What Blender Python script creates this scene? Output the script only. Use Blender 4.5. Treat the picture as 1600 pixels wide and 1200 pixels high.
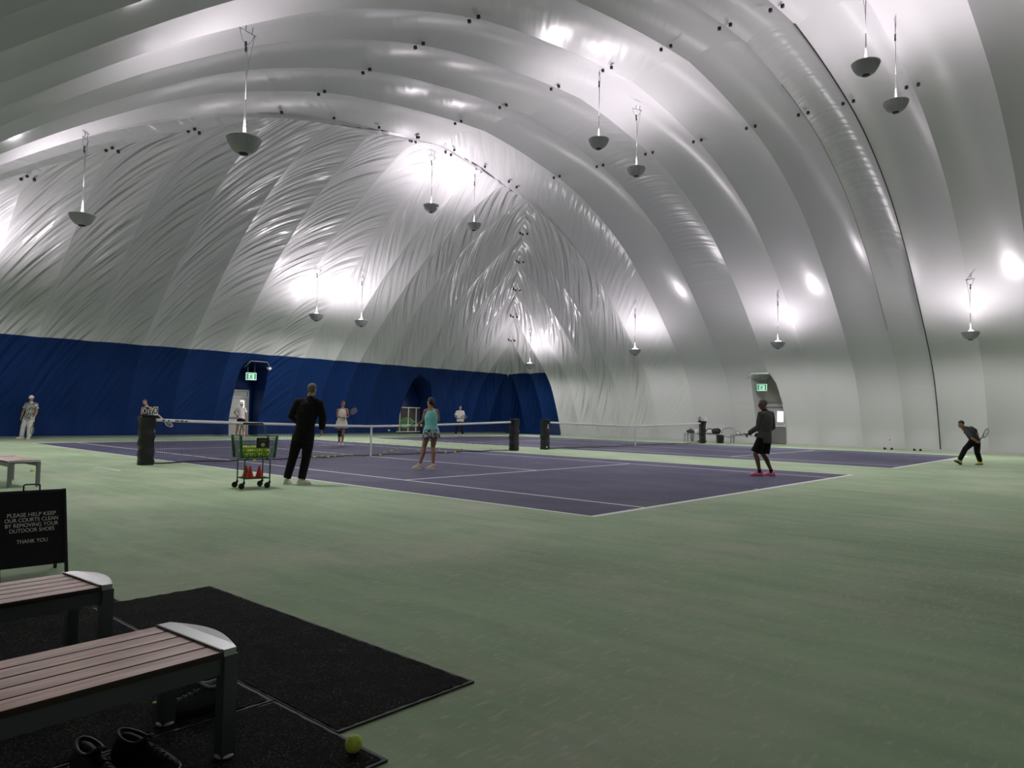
import bpy, bmesh, math, random
from mathutils import Vector, Matrix, Quaternion
random.seed(7)
for _o in list(bpy.data.objects):
    bpy.data.objects.remove(_o)
S = bpy.context.scene
COL = S.collection
PI = math.pi

# ------------------------------------------------------------------ camera, world, exposure
CAM = Vector((-13.41764, -17.44233, 1.33333))
YAW, PITCH, ROLL, FOC = 0.84536, 0.04104, 0.01864, 1135.78
_F = Vector((math.sin(YAW)*math.cos(PITCH), math.cos(YAW)*math.cos(PITCH), math.sin(PITCH)))
_R = Vector((math.cos(YAW), -math.sin(YAW), 0))
_U = _R.cross(_F)
_c, _s = math.cos(ROLL), math.sin(ROLL)
_R, _U = _c*_R+_s*_U, -_s*_R+_c*_U
cam_data = bpy.data.cameras.new('camera')
cam = bpy.data.objects.new('camera', cam_data)
COL.objects.link(cam)
m = Matrix.Identity(4)
for i in range(3):
    m[i][0], m[i][1], m[i][2], m[i][3] = _R[i], _U[i], -_F[i], CAM[i]
cam.matrix_world = m
cam_data.sensor_fit = 'HORIZONTAL'
cam_data.sensor_width = 36
cam_data.lens = FOC*36/1600
cam_data.clip_end = 300
cam_data.clip_start = .05
S.camera = cam
w = bpy.data.worlds.new('world')
S.world = w
w.use_nodes = True
w.node_tree.nodes['Background'].inputs[0].default_value = (.6, .65, .7, 1)
w.node_tree.nodes['Background'].inputs[1].default_value = .05
S.view_settings.view_transform = 'Standard'
S.view_settings.look = 'None'
S.view_settings.gamma = 1
S.view_settings.exposure = 0.0
S.cycles.max_bounces = 8
S.cycles.diffuse_bounces = 6
S.cycles.glossy_bounces = 3
S.cycles.caustics_reflective = False
S.cycles.caustics_refractive = False
S.cycles.sample_clamp_indirect = 4
LAMP_W = 335.0        # up-light of each bowl
FILL_W = 465.0        # added fill spot below each bowl, brightens floor and lower walls

# ------------------------------------------------------------------ helpers
def R2(d):
    return math.radians(d)

def tag(o, label=None, cat=None, group=None, kind=None):
    if label: o['label'] = label
    if cat: o['category'] = cat
    if group: o['group'] = group
    if kind: o['kind'] = kind
    return o

def empty(name, loc=(0, 0, 0), rz=0.0):
    o = bpy.data.objects.new(name, None)
    o.empty_display_size = .1
    COL.objects.link(o)
    o.location = loc
    o.rotation_euler = (0, 0, rz)
    return o

def link(name, bm, mats, parent=None, smooth=True, auto=None):
    me = bpy.data.meshes.new(name)
    bm.to_mesh(me)
    bm.free()
    if not isinstance(mats, (list, tuple)):
        mats = [mats]
    for mt in mats:
        me.materials.append(mt)
    if smooth:
        me.polygons.foreach_set('use_smooth', [True]*len(me.polygons))
        if auto:
            me.set_sharp_from_angle(angle=R2(auto))
    o = bpy.data.objects.new(name, me)
    COL.objects.link(o)
    if parent: o.parent = parent
    return o

def copy_tree(o, parent=None):
    c = o.copy()
    COL.objects.link(c)
    if parent: c.parent = parent
    for ch in list(o.children):
        copy_tree(ch, c)
    return c

def box(bm, c, s, M=None, bev=0.0, mi=0):
    vs = []
    sx, sy, sz = s[0]/2, s[1]/2, s[2]/2
    T = M or Matrix.Identity(4)
    for x in (-sx, sx):
        for y in (-sy, sy):
            for z in (-sz, sz):
                vs.append(bm.verts.new(T @ (Vector(c)+Vector((x, y, z)))))
    fs = []
    for q in ((0, 1, 3, 2), (4, 6, 7, 5), (0, 4, 5, 1), (2, 3, 7, 6), (0, 2, 6, 4), (1, 5, 7, 3)):
        f = bm.faces.new([vs[i] for i in q])
        f.material_index = mi
        fs.append(f)
    if bev:
        es = list({e for f in fs for e in f.edges})
        r = bmesh.ops.bevel(bm, geom=es, offset=bev, segments=2, affect='EDGES', profile=.7)
        for f in r['faces']: f.material_index = mi
    return fs

def ring_frame(t, hint):
    t = t.normalized()
    a = hint - t*hint.dot(t)
    if a.length < 1e-4:
        a = Vector((1, 0, 0)) - t*t.x
        if a.length < 1e-3: a = Vector((0, 1, 0)) - t*t.y
    a.normalize()
    return a, t.cross(a)

def tube(bm, pts, rad, n=12, side=None, caps=True, mi=0, closed=False):
    """sweep; rad entries are r or (ra, rb); side = hint vector(s) for the ra axis"""
    pts = [Vector(p) for p in pts]
    k = len(pts)
    rings = []
    prev = None
    for i in range(k):
        if closed:
            t = pts[(i+1) % k]-pts[(i-1) % k]
        elif i == 0: t = pts[1]-pts[0]
        elif i == k-1: t = pts[-1]-pts[-2]
        else: t = (pts[i+1]-pts[i]).normalized()+(pts[i]-pts[i-1]).normalized()
        if t.length < 1e-9: t = Vector((0, 0, 1))
        if side is None:
            h = prev if prev is not None else (Vector((0, 0, 1)) if abs(t.normalized().z) < .9 else Vector((1, 0, 0)))
        elif isinstance(side, list): h = side[i]
        else: h = side
        a, b = ring_frame(t, h)
        prev = a
        r = rad[i] if isinstance(rad, (list, tuple)) and len(rad) == k and not (k == 2 and isinstance(rad, tuple) and not isinstance(rad[0], (list, tuple)) and False) else rad
        ra, rb = r if isinstance(r, (list, tuple)) else (r, r)
        rings.append([bm.verts.new(pts[i]+a*ra*math.cos(2*PI*j/n)+b*rb*math.sin(2*PI*j/n)) for j in range(n)])
    rng = range(k if closed else k-1)
    for i in rng:
        A, B = rings[i], rings[(i+1) % k]
        for j in range(n):
            f = bm.faces.new((A[j], A[(j+1) % n], B[(j+1) % n], B[j]))
            f.material_index = mi
    if caps and not closed:
        f = bm.faces.new(rings[0][::-1]); f.material_index = mi
        f = bm.faces.new(rings[-1]); f.material_index = mi
    return rings

def capsule_chain(bm, pts, rad, n=12, side=None):
    """tube with rounded end caps"""
    pts = [Vector(p) for p in pts]
    rad = list(rad)
    def sc(r, k): return (r[0]*k, r[1]*k) if isinstance(r, (tuple, list)) else r*k
    def mx(r): return max(r) if isinstance(r, (tuple, list)) else r
    d0 = (pts[0]-pts[1]).normalized(); d1 = (pts[-1]-pts[-2]).normalized()
    P = []; Q = []
    for a in (.92, .7, .35):
        P.append(pts[0]+d0*mx(rad[0])*a*.8); Q.append(sc(rad[0], math.sqrt(1-a*a)))
    P += pts; Q += rad
    for a in (.35, .7, .92):
        P.append(pts[-1]+d1*mx(rad[-1])*a*.8); Q.append(sc(rad[-1], math.sqrt(1-a*a)))
    sd = side
    if isinstance(side, list): sd = [side[0]]*3+side+[side[-1]]*3
    return tube(bm, P, Q, n, sd)

def lathe(bm, prof, n=32, M=None, mi=0, flute=0, famp=0.0, close=False):
    T = M or Matrix.Identity(4)
    rings = []
    for r, z in prof:
        if r < 1e-6:
            rings.append([bm.verts.new(T @ Vector((0, 0, z)))])
        else:
            rings.append([bm.verts.new(T @ Vector((r*(1+famp*math.cos(flute*2*PI*j/n))*math.cos(2*PI*j/n), r*(1+famp*math.cos(flute*2*PI*j/n))*math.sin(2*PI*j/n), z))) for j in range(n)])
    for A, B in zip(rings[:-1], rings[1:]):
        for j in range(n):
            if len(A) == 1 and len(B) == 1: continue
            if len(A) == 1: f = bm.faces.new((A[0], B[(j+1) % n], B[j]))
            elif len(B) == 1: f = bm.faces.new((A[j], A[(j+1) % n], B[0]))
            else: f = bm.faces.new((A[j], A[(j+1) % n], B[(j+1) % n], B[j]))
            f.material_index = mi
    return rings

def ellipsoid(bm, c, r, axes=None, n=14, mi=0):
    c = Vector(c)
    X, Y, Z = axes or (Vector((1, 0, 0)), Vector((0, 1, 0)), Vector((0, 0, 1)))
    M = Matrix(((X.x*r[0], Y.x*r[1], Z.x*r[2], c.x), (X.y*r[0], Y.y*r[1], Z.y*r[2], c.y), (X.z*r[0], Y.z*r[1], Z.z*r[2], c.z), (0, 0, 0, 1)))
    g = bmesh.ops.create_uvsphere(bm, u_segments=n, v_segments=max(6, n*2//3), radius=1, matrix=M)
    for v in g['verts']:
        for f in v.link_faces: f.material_index = mi
    return g

def remesh(o, voxel, smooth=4, fac=.5):
    md = o.modifiers.new('r', 'REMESH'); md.mode = 'VOXEL'; md.voxel_size = voxel; md.use_smooth_shade = True
    if smooth:
        ms = o.modifiers.new('s', 'SMOOTH'); ms.iterations = smooth; ms.factor = fac
    bpy.context.view_layer.update()
    dg = bpy.context.evaluated_depsgraph_get()
    me = bpy.data.meshes.new_from_object(o.evaluated_get(dg))
    mats = list(o.data.materials)
    o.modifiers.clear()
    old = o.data
    o.data = me
    bpy.data.meshes.remove(old)
    me.materials.clear()
    for mt in mats: me.materials.append(mt)
    me.polygons.foreach_set('use_smooth', [True]*len(me.polygons))
    me.polygons.foreach_set('material_index', [0]*len(me.polygons))
    return o

def text_mesh(name, s, size, mat, parent, M, align='CENTER', width=None, thick=.0015):
    cu = bpy.data.curves.new(name, 'FONT')
    cu.body = s; cu.size = size; cu.align_x = align; cu.align_y = 'CENTER'; cu.extrude = thick
    o = bpy.data.objects.new(name, cu)
    COL.objects.link(o)
    bpy.context.view_layer.update()
    dg = bpy.context.evaluated_depsgraph_get()
    me = bpy.data.meshes.new_from_object(o.evaluated_get(dg))
    bpy.data.objects.remove(o); bpy.data.curves.remove(cu)
    if width:
        xs = [v.co.x for v in me.vertices]
        k = width/(max(xs)-min(xs))
        for v in me.vertices: v.co.x *= k
    me.materials.clear(); me.materials.append(mat)
    o = bpy.data.objects.new(name, me)
    COL.objects.link(o)
    o.parent = parent
    o.matrix_local = M
    return o

# ------------------------------------------------------------------ materials
def mat(name, col, rough=.6, metal=0.0, spec=.5, noise=0.0, nscale=8.0, bump=0.0, bscale=40.0, emit=None, estr=0.0, sheen=0.0, coat=0.0, stretch=None):
    mt = bpy.data.materials.new(name)
    mt.use_nodes = True
    nt = mt.node_tree
    b = nt.nodes['Principled BSDF']
    b.inputs['Base Color'].default_value = (*col, 1)
    b.inputs['Roughness'].default_value = rough
    b.inputs['Metallic'].default_value = metal
    b.inputs['Specular IOR Level'].default_value = spec
    if sheen: b.inputs['Sheen Weight'].default_value = sheen
    if coat: b.inputs['Coat Weight'].default_value = coat
    if emit:
        b.inputs['Emission Color'].default_value = (*emit, 1)
        b.inputs['Emission Strength'].default_value = estr
    if noise or bump:
        tc = nt.nodes.new('ShaderNodeTexCoord')
        mp = nt.nodes.new('ShaderNodeMapping')
        if stretch: mp.inputs['Scale'].default_value = stretch
        nt.links.new(tc.outputs['Object'], mp.inputs[0])
    if noise:
        nz = nt.nodes.new('ShaderNodeTexNoise')
        nz.inputs['Scale'].default_value = nscale; nz.inputs['Detail'].default_value = 5
        nt.links.new(mp.outputs[0], nz.inputs[0])
        rp = nt.nodes.new('ShaderNodeValToRGB')
        rp.color_ramp.elements[0].position = .3; rp.color_ramp.elements[1].position = .7
        rp.color_ramp.elements[0].color = (*[max(0, c*(1-noise)) for c in col], 1)
        rp.color_ramp.elements[1].color = (*[min(1, c*(1+noise)) for c in col], 1)
        nt.links.new(nz.outputs[0], rp.inputs[0])
        nt.links.new(rp.outputs[0], b.inputs['Base Color'])
    if bump:
        n2 = nt.nodes.new('ShaderNodeTexNoise')
        n2.inputs['Scale'].default_value = bscale; n2.inputs['Detail'].default_value = 3
        nt.links.new(mp.outputs[0], n2.inputs[0])
        bp = nt.nodes.new('ShaderNodeBump')
        bp.inputs['Strength'].default_value = bump; bp.inputs['Distance'].default_value = .01
        nt.links.new(n2.outputs[0], bp.inputs['Height'])
        nt.links.new(bp.outputs[0], b.inputs['Normal'])
    return mt

def membrane_mat(name, col, rough, spec, dist):
    mt = mat(name, col, rough, spec=spec)
    nt = mt.node_tree; b = nt.nodes['Principled BSDF']
    uv = nt.nodes.new('ShaderNodeUVMap'); uv.uv_map = 'pleat'
    mp = nt.nodes.new('ShaderNodeMapping'); mp.inputs['Scale'].default_value = (.3, 4.7, 1)
    nt.links.new(uv.outputs[0], mp.inputs[0])
    n1 = nt.nodes.new('ShaderNodeTexNoise'); n1.noise_dimensions = '2D'
    n1.inputs['Scale'].default_value = 1.0; n1.inputs['Detail'].default_value = .9; n1.inputs['Roughness'].default_value = .4; n1.inputs['Distortion'].default_value = .12
    nt.links.new(mp.outputs[0], n1.inputs[0])
    at = nt.nodes.new('ShaderNodeVertexColor'); at.layer_name = 'amt'
    mul = nt.nodes.new('ShaderNodeMath'); mul.operation = 'MULTIPLY'
    nt.links.new(n1.outputs[0], mul.inputs[0]); nt.links.new(at.outputs[0], mul.inputs[1])
    # fine crinkle of the vinyl
    mp2 = nt.nodes.new('ShaderNodeMapping'); mp2.inputs['Scale'].default_value = (3.0, 14.0, 1)
    nt.links.new(uv.outputs[0], mp2.inputs[0])
    n2 = nt.nodes.new('ShaderNodeTexNoise'); n2.noise_dimensions = '2D'
    n2.inputs['Scale'].default_value = 1.0; n2.inputs['Detail'].default_value = 2
    nt.links.new(mp2.outputs[0], n2.inputs[0])
    m2 = nt.nodes.new('ShaderNodeMath'); m2.operation = 'MULTIPLY'; m2.inputs[1].default_value = .025
    nt.links.new(n2.outputs[0], m2.inputs[0])
    m3 = nt.nodes.new('ShaderNodeMath'); m3.operation = 'MULTIPLY'
    nt.links.new(m2.outputs[0], m3.inputs[0]); nt.links.new(at.outputs[0], m3.inputs[1])
    ad = nt.nodes.new('ShaderNodeMath'); ad.operation = 'ADD'
    nt.links.new(mul.outputs[0], ad.inputs[0]); nt.links.new(m3.outputs[0], ad.inputs[1])
    bp = nt.nodes.new('ShaderNodeBump'); bp.inputs['Strength'].default_value = 1.0; bp.inputs['Distance'].default_value = dist
    nt.links.new(ad.outputs[0], bp.inputs['Height'])
    nt.links.new(bp.outputs[0], b.inputs['Normal'])
    return mt

M_VINYL = membrane_mat('white_vinyl', (.565, .565, .572), .27, .55, .115)
M_BLUE = membrane_mat('blue_vinyl', (.004, .0235, .112), .55, .16, .06)

def floor_mat(name, col, rough, streak, dust=.0):
    mt = mat(name, col, rough, spec=.1)
    nt = mt.node_tree; b = nt.nodes['Principled BSDF']
    tc = nt.nodes.new('ShaderNodeTexCoord')
    mp = nt.nodes.new('ShaderNodeMapping'); mp.inputs['Scale'].default_value = (2.2, .35, 1); mp.inputs['Rotation'].default_value = (0, 0, .18)
    nt.links.new(tc.outputs['Object'], mp.inputs[0])
    n1 = nt.nodes.new('ShaderNodeTexNoise'); n1.inputs['Scale'].default_value = 1.6; n1.inputs['Detail'].default_value = 8; n1.inputs['Roughness'].default_value = .62
    nt.links.new(mp.outputs[0], n1.inputs[0])
    n2 = nt.nodes.new('ShaderNodeTexNoise'); n2.inputs['Scale'].default_value = .35; n2.inputs['Detail'].default_value = 4
    nt.links.new(tc.outputs['Object'], n2.inputs[0])
    ad = nt.nodes.new('ShaderNodeMath'); ad.operation = 'ADD'
    nt.links.new(n1.outputs[0], ad.inputs[0]); nt.links.new(n2.outputs[0], ad.inputs[1])
    mr = nt.nodes.new('ShaderNodeMapRange')
    mr.inputs[1].default_value = .7; mr.inputs[2].default_value = 1.3; mr.inputs[3].default_value = 1-streak; mr.inputs[4].default_value = 1+streak
    nt.links.new(ad.outputs[0], mr.inputs[0])
    mx = nt.nodes.new('ShaderNodeMix'); mx.data_type = 'RGBA'; mx.blend_type = 'MULTIPLY'; mx.inputs[0].default_value = 1
    mx.inputs[6].default_value = (*col, 1)
    nt.links.new(mr.outputs[0], mx.inputs[7])
    # dusty patches and fine scuffs left by shoes
    n4 = nt.nodes.new('ShaderNodeTexNoise'); n4.inputs['Scale'].default_value = .55; n4.inputs['Detail'].default_value = 6; n4.inputs['Roughness'].default_value = .65
    nt.links.new(tc.outputs['Object'], n4.inputs[0])
    r4 = nt.nodes.new('ShaderNodeMapRange'); r4.inputs[1].default_value = .48; r4.inputs[2].default_value = .72; r4.inputs[3].default_value = 0; r4.inputs[4].default_value = dust
    nt.links.new(n4.outputs[0], r4.inputs[0])
    mp5 = nt.nodes.new('ShaderNodeMapping'); mp5.inputs['Scale'].default_value = (9, 34, 1); mp5.inputs['Rotation'].default_value = (0, 0, .55)
    nt.links.new(tc.outputs['Object'], mp5.inputs[0])
    n5 = nt.nodes.new('ShaderNodeTexNoise'); n5.inputs['Scale'].default_value = 1.0; n5.inputs['Detail'].default_value = 4; n5.inputs['Distortion'].default_value = .6
    nt.links.new(mp5.outputs[0], n5.inputs[0])
    r5 = nt.nodes.new('ShaderNodeMapRange'); r5.inputs[1].default_value = .55; r5.inputs[2].default_value = .78; r5.inputs[3].default_value = 0; r5.inputs[4].default_value = dust*1.5
    nt.links.new(n5.outputs[0], r5.inputs[0])
    mxs = nt.nodes.new('ShaderNodeMath'); mxs.operation = 'ADD'; mxs.use_clamp = True
    nt.links.new(r4.outputs[0], mxs.inputs[0]); nt.links.new(r5.outputs[0], mxs.inputs[1])
    md = nt.nodes.new('ShaderNodeMix'); md.data_type = 'RGBA'; md.inputs[7].default_value = (.64, .63, .52, 1)
    nt.links.new(mxs.outputs[0], md.inputs[0]); nt.links.new(mx.outputs[2], md.inputs[6])
    nt.links.new(md.outputs[2], b.inputs['Base Color'])
    n3 = nt.nodes.new('ShaderNodeTexNoise'); n3.inputs['Scale'].default_value = 90; n3.inputs['Detail'].default_value = 2
    nt.links.new(tc.outputs['Object'], n3.inputs[0])
    bp = nt.nodes.new('ShaderNodeBump'); bp.inputs['Strength'].default_value = .25; bp.inputs['Distance'].default_value = .004
    nt.links.new(n3.outputs[0], bp.inputs['Height']); nt.links.new(bp.outputs[0], b.inputs['Normal'])
    return mt

M_GREEN = floor_mat('green_acrylic', (.385, .51, .325), .7, .2, .5)
M_PURPLE = floor_mat('purple_acrylic', (.104, .103, .168), .7, .16, .07)
M_LINE = floor_mat('white_line_paint', (.9, .9, .9), .6, .04)

M_BLACK = mat('black_plastic', (.012, .012, .014), .45)
M_BLACKMETAL = mat('black_metal', (.01, .01, .012), .4, spec=.5)
M_PAD = mat('black_vinyl_pad', (.006, .006, .007), .45, bump=.5, bscale=5, stretch=(1, 1, 2.2))
M_WHITE = mat('white_paint', (.75, .75, .74), .45)
M_BAND = mat('white_canvas', (.72, .73, .72), .8, bump=.2, bscale=60)
M_NET = mat('net_cord', (.012, .012, .016), .8)
M_NETLIGHT = mat('worn_net_cord', (.12, .12, .125), .8)
M_ALU = mat('brushed_aluminium', (.55, .56, .58), .38, metal=.35)
M_SLATE = mat('slate_grey_metal', (.1, .11, .125), .42, metal=.3)
M_GREYFRAME = mat('grey_metal', (.25, .25, .26), .4, metal=.4)
M_WOOD = mat('brown_slat_wood', (.52, .27, .2), .4, spec=.5, noise=.35, nscale=3, stretch=(1.2, 14, 14), bump=.1, bscale=30)
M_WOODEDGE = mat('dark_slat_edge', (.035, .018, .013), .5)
M_BALL = mat('tennis_felt', (.6, .74, .09), .9, sheen=.3, bump=.4, bscale=120)
M_BALLPALE = mat('pale_tennis_felt', (.62, .74, .58), .9, sheen=.3, bump=.4, bscale=120)
M_BALLSEAM = mat('ball_seam_rubber', (.62, .7, .35), .7)
M_CARTGREEN = mat('green_powder_coat', (.012, .13, .03), .4)
M_CARTPLASTIC = mat('green_plastic_post', (.015, .11, .035), .35)
M_RED = mat('red_cone_plastic', (.72, .055, .035), .45)
M_SIGN = mat('black_sign_board', (.006, .006, .009), .45, spec=.35)
M_SIGNTEXT = mat('white_lettering', (.88, .88, .88), .6)
M_EXITW = mat('exit_white', (.7, .85, .78), .4, emit=(.75, 1, .88), estr=.35)
M_EXITG = mat('exit_green', (.01, .3, .12), .4, emit=(.02, .6, .25), estr=.25)
M_DOOR = mat('pale_grey_door', (.48, .48, .46), .5)
M_DOORGREY = mat('mid_grey_door', (.2, .2, .2), .5)
M_PANE = mat('daylit_glass', (.8, .85, .9), .1, emit=(.9, .95, 1), estr=1.1)
M_LAMPBOWL = mat('grey_ribbed_diffuser', (.33, .33, .34), .3)
def _glow(mt, k):
    nt = mt.node_tree; b = nt.nodes['Principled BSDF']; out = nt.nodes['Material Output']
    t = nt.nodes.new('ShaderNodeBsdfTranslucent'); t.inputs[0].default_value = (.8, .8, .82, 1)
    mx = nt.nodes.new('ShaderNodeMixShader'); mx.inputs[0].default_value = k
    nt.links.new(b.outputs[0], mx.inputs[1]); nt.links.new(t.outputs[0], mx.inputs[2]); nt.links.new(mx.outputs[0], out.inputs[0])
M_LAMPIN = mat('white_reflector', (.8, .8, .8), .4)
M_MESHGREY = mat('brown_grey_mesh', (.06, .055, .048), .7, noise=.3, nscale=60)
M_STRING = mat('racket_string', (.55, .55, .5), .5)

def mat_pile():
    mt = mat('black_pile', (.012, .012, .012), .95, spec=.15)
    nt = mt.node_tree; b = nt.nodes['Principled BSDF']
    tc = nt.nodes.new('ShaderNodeTexCoord')
    n1 = nt.nodes.new('ShaderNodeTexNoise'); n1.inputs['Scale'].default_value = 130; n1.inputs['Detail'].default_value = 2
    n2 = nt.nodes.new('ShaderNodeTexNoise'); n2.inputs['Scale'].default_value = 5; n2.inputs['Detail'].default_value = 5
    for n in (n1, n2): nt.links.new(tc.outputs['Object'], n.inputs[0])
    r1 = nt.nodes.new('ShaderNodeMapRange'); r1.inputs[1].default_value = .55; r1.inputs[2].default_value = .8; r1.inputs[3].default_value = 0; r1.inputs[4].default_value = 1
    nt.links.new(n1.outputs[0], r1.inputs[0])
    r2 = nt.nodes.new('ShaderNodeMapRange'); r2.inputs[1].default_value = .35; r2.inputs[2].default_value = .75; r2.inputs[3].default_value = .25; r2.inputs[4].default_value = 1.3
    nt.links.new(n2.outputs[0], r2.inputs[0])
    mu = nt.nodes.new('ShaderNodeMath'); mu.operation = 'MULTIPLY'
    nt.links.new(r1.outputs[0], mu.inputs[0]); nt.links.new(r2.outputs[0], mu.inputs[1])
    mx = nt.nodes.new('ShaderNodeMix'); mx.data_type = 'RGBA'
    mx.inputs[6].default_value = (.008, .008, .008, 1); mx.inputs[7].default_value = (.2, .185, .165, 1)
    nt.links.new(mu.outputs[0], mx.inputs[0]); nt.links.new(mx.outputs[2], b.inputs['Base Color'])
    bp = nt.nodes.new('ShaderNodeBump'); bp.inputs['Strength'].default_value = 1; bp.inputs['Distance'].default_value = .012
    nt.links.new(n1.outputs[0], bp.inputs['Height']); nt.links.new(bp.outputs[0], b.inputs['Normal'])
    return mt
M_PILE = mat_pile()
M_RUBBER = mat('dark_rubber_edge', (.028, .028, .03), .6)

def mat_pattern(name, cols, scale, rough=.8, kind='VORONOI'):
    mt = mat(name, cols[0], rough)
    nt = mt.node_tree; b = nt.nodes['Principled BSDF']
    tc = nt.nodes.new('ShaderNodeTexCoord')
    nz = nt.nodes.new('ShaderNodeTexNoise'); nz.inputs['Scale'].default_value = scale; nz.inputs['Detail'].default_value = 2; nz.inputs['Distortion'].default_value = 1.2
    nt.links.new(tc.outputs['Object'], nz.inputs[0])
    rp = nt.nodes.new('ShaderNodeValToRGB'); rp.color_ramp.interpolation = 'CONSTANT'
    e = rp.color_ramp.elements
    e[0].position = 0; e[0].color = (*cols[0], 1)
    e[1].position = .43; e[1].color = (*cols[1], 1)
    for i, c in enumerate(cols[2:]):
        q = e.new(.5+.07*i); q.color = (*c, 1)
    nt.links.new(nz.outputs[0], rp.inputs[0]); nt.links.new(rp.outputs[0], b.inputs['Base Color'])
    return mt

# ------------------------------------------------------------------ dome shape
XR, XL, YE, D0 = 24.0, -14.6, 16.3, 12.1
YN = -20.5
CROWN = 17.86
HP = [(0, 0), (.35, 1.2), (1.0, 2.9), (1.5, 3.7), (2.6, 4.9), (4, 6.3), (5, 7.25), (6, 8.1), (8, 9.6), (10, 10.6), (12, 11.35), (14, 11.75), (16, 12.05), (CROWN, 12.2)]
aL = D0/(-.2-XL)
def chaikin(p, n):
    for _ in range(n):
        q = [p[0]]
        for a, b in zip(p[:-1], p[1:]):
            q.append((.75*a[0]+.25*b[0], .75*a[1]+.25*b[1]))
            q.append((.25*a[0]+.75*b[0], .25*a[1]+.75*b[1]))
        q.append(p[-1])
        p = q
    return p
PROF = chaikin(HP, 3)
ARC = [0.0]
for a, b in zip(PROF[:-1], PROF[1:]):
    ARC.append(ARC[-1]+math.hypot(b[0]-a[0], b[1]-a[1]))
def interp(x, xs, ys):
    if x <= xs[0]: return ys[0]
    if x >= xs[-1]: return ys[-1]
    lo, hi = 0, len(xs)-1
    while hi-lo > 1:
        k = (lo+hi)//2
        if xs[k] <= x: lo = k
        else: hi = k
    t = (x-xs[lo])/(xs[hi]-xs[lo])
    return ys[lo]+(ys[hi]-ys[lo])*t
PD = [p[0] for p in PROF]; PZ = [p[1] for p in PROF]
def h_of(d): return interp(d, PD, PZ)
def arc_of(d): return interp(d, PD, ARC)
def d_of_arc(s): return interp(s, ARC, PD)
def barrel_d(x): return min(XR-x, aL*(x-XL))
def surf_z(x, y):
    d = barrel_d(x); zb = h_of(d); dy = YE-y
    if dy >= D0: return zb
    ze = h_of(dy)
    if d > D0: ze *= 1+(zb/h_of(D0)-1)*(dy/D0)**2
    return min(zb, ze)

VB = 4.33   # arc length of the top of the lower band
def vband(u): return VB-.13*(1-(2*u-1)**2)

MITRE = [1.9, 3.6, 4.9, 6.4, 8.0, 9.75, 12.1]
END_SEAMS = [XL, -12.6, -10.55, -8.55, -6.62, -4.71, -2.79, -.85, 1.1, 3.07, 5.0, 6.92, 8.75, 10.3, 11.9, 14.25, 16.0, 17.6, 19.1, 20.4, 22.1, XR]
SIDE_SEAMS = [YE]+[YE-q for q in MITRE]+[1.75, -.5, -2.8, -4.85, -6.9, -8.72, -10.15, -12.0, -13.98, -15.9, -17.9, YN]

def profile_point(fam, along, s, bulge):
    """fam: 'E' end wall, 'R','L' side walls; along = X (end) or Y (side); s arc length; bulge metres outward"""
    d = d_of_arc(s)
    z = h_of(d)
    e = .05
    d1, d0 = d_of_arc(s+e), d_of_arc(max(0, s-e))
    z1, z0 = h_of(d1), h_of(d0)
    td, tz = d1-d0, z1-z0
    L = math.hypot(td, tz) or 1
    td, tz = td/L, tz/L
    if fam == 'E':
        bd = barrel_d(along)
        if bd > D0: z *= 1+(h_of(bd)/h_of(D0)-1)*(d/D0)**2
    dd, zz = d-tz*bulge, z+td*bulge
    if fam == 'E': return Vector((along, YE-dd, zz))
    if fam == 'R': return Vector((XR-dd, along, zz))
    return Vector((XL+dd/aL, along, zz))

class Sheet:
    def __init__(self):
        self.bm = bmesh.new()
        self.uv = self.bm.loops.layers.uv.new('pleat')
        self.ca = self.bm.loops.layers.float_color.new('amt')
    def grid(self, P, UV, A, mi):
        nr, nc = len(P), len(P[0])
        V = [[self.bm.verts.new(p) for p in row] for row in P]
        for i in range(nr-1):
            for j in range(nc-1):
                q = ((i, j), (i, j+1), (i+1, j+1), (i+1, j))
                co = [P[a][b] for a, b in q]
                if (co[0]-co[2]).length < 1e-4 or (co[1]-co[3]).length < 1e-4: continue
                try:
                    f = self.bm.faces.new([V[a][b] for a, b in q])
                except ValueError:
                    continue
                f.smooth = True
                f.material_index = mi
                for l, (a, b) in zip(f.loops, q):
                    l[self.uv].uv = UV[a][b]
                    v = A[a][b]
                    l[self.ca] = (v, v, v, 1)

SH = {k: Sheet() for k in ('ceiling', 'wall_back', 'wall_right', 'wall_left')}

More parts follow.
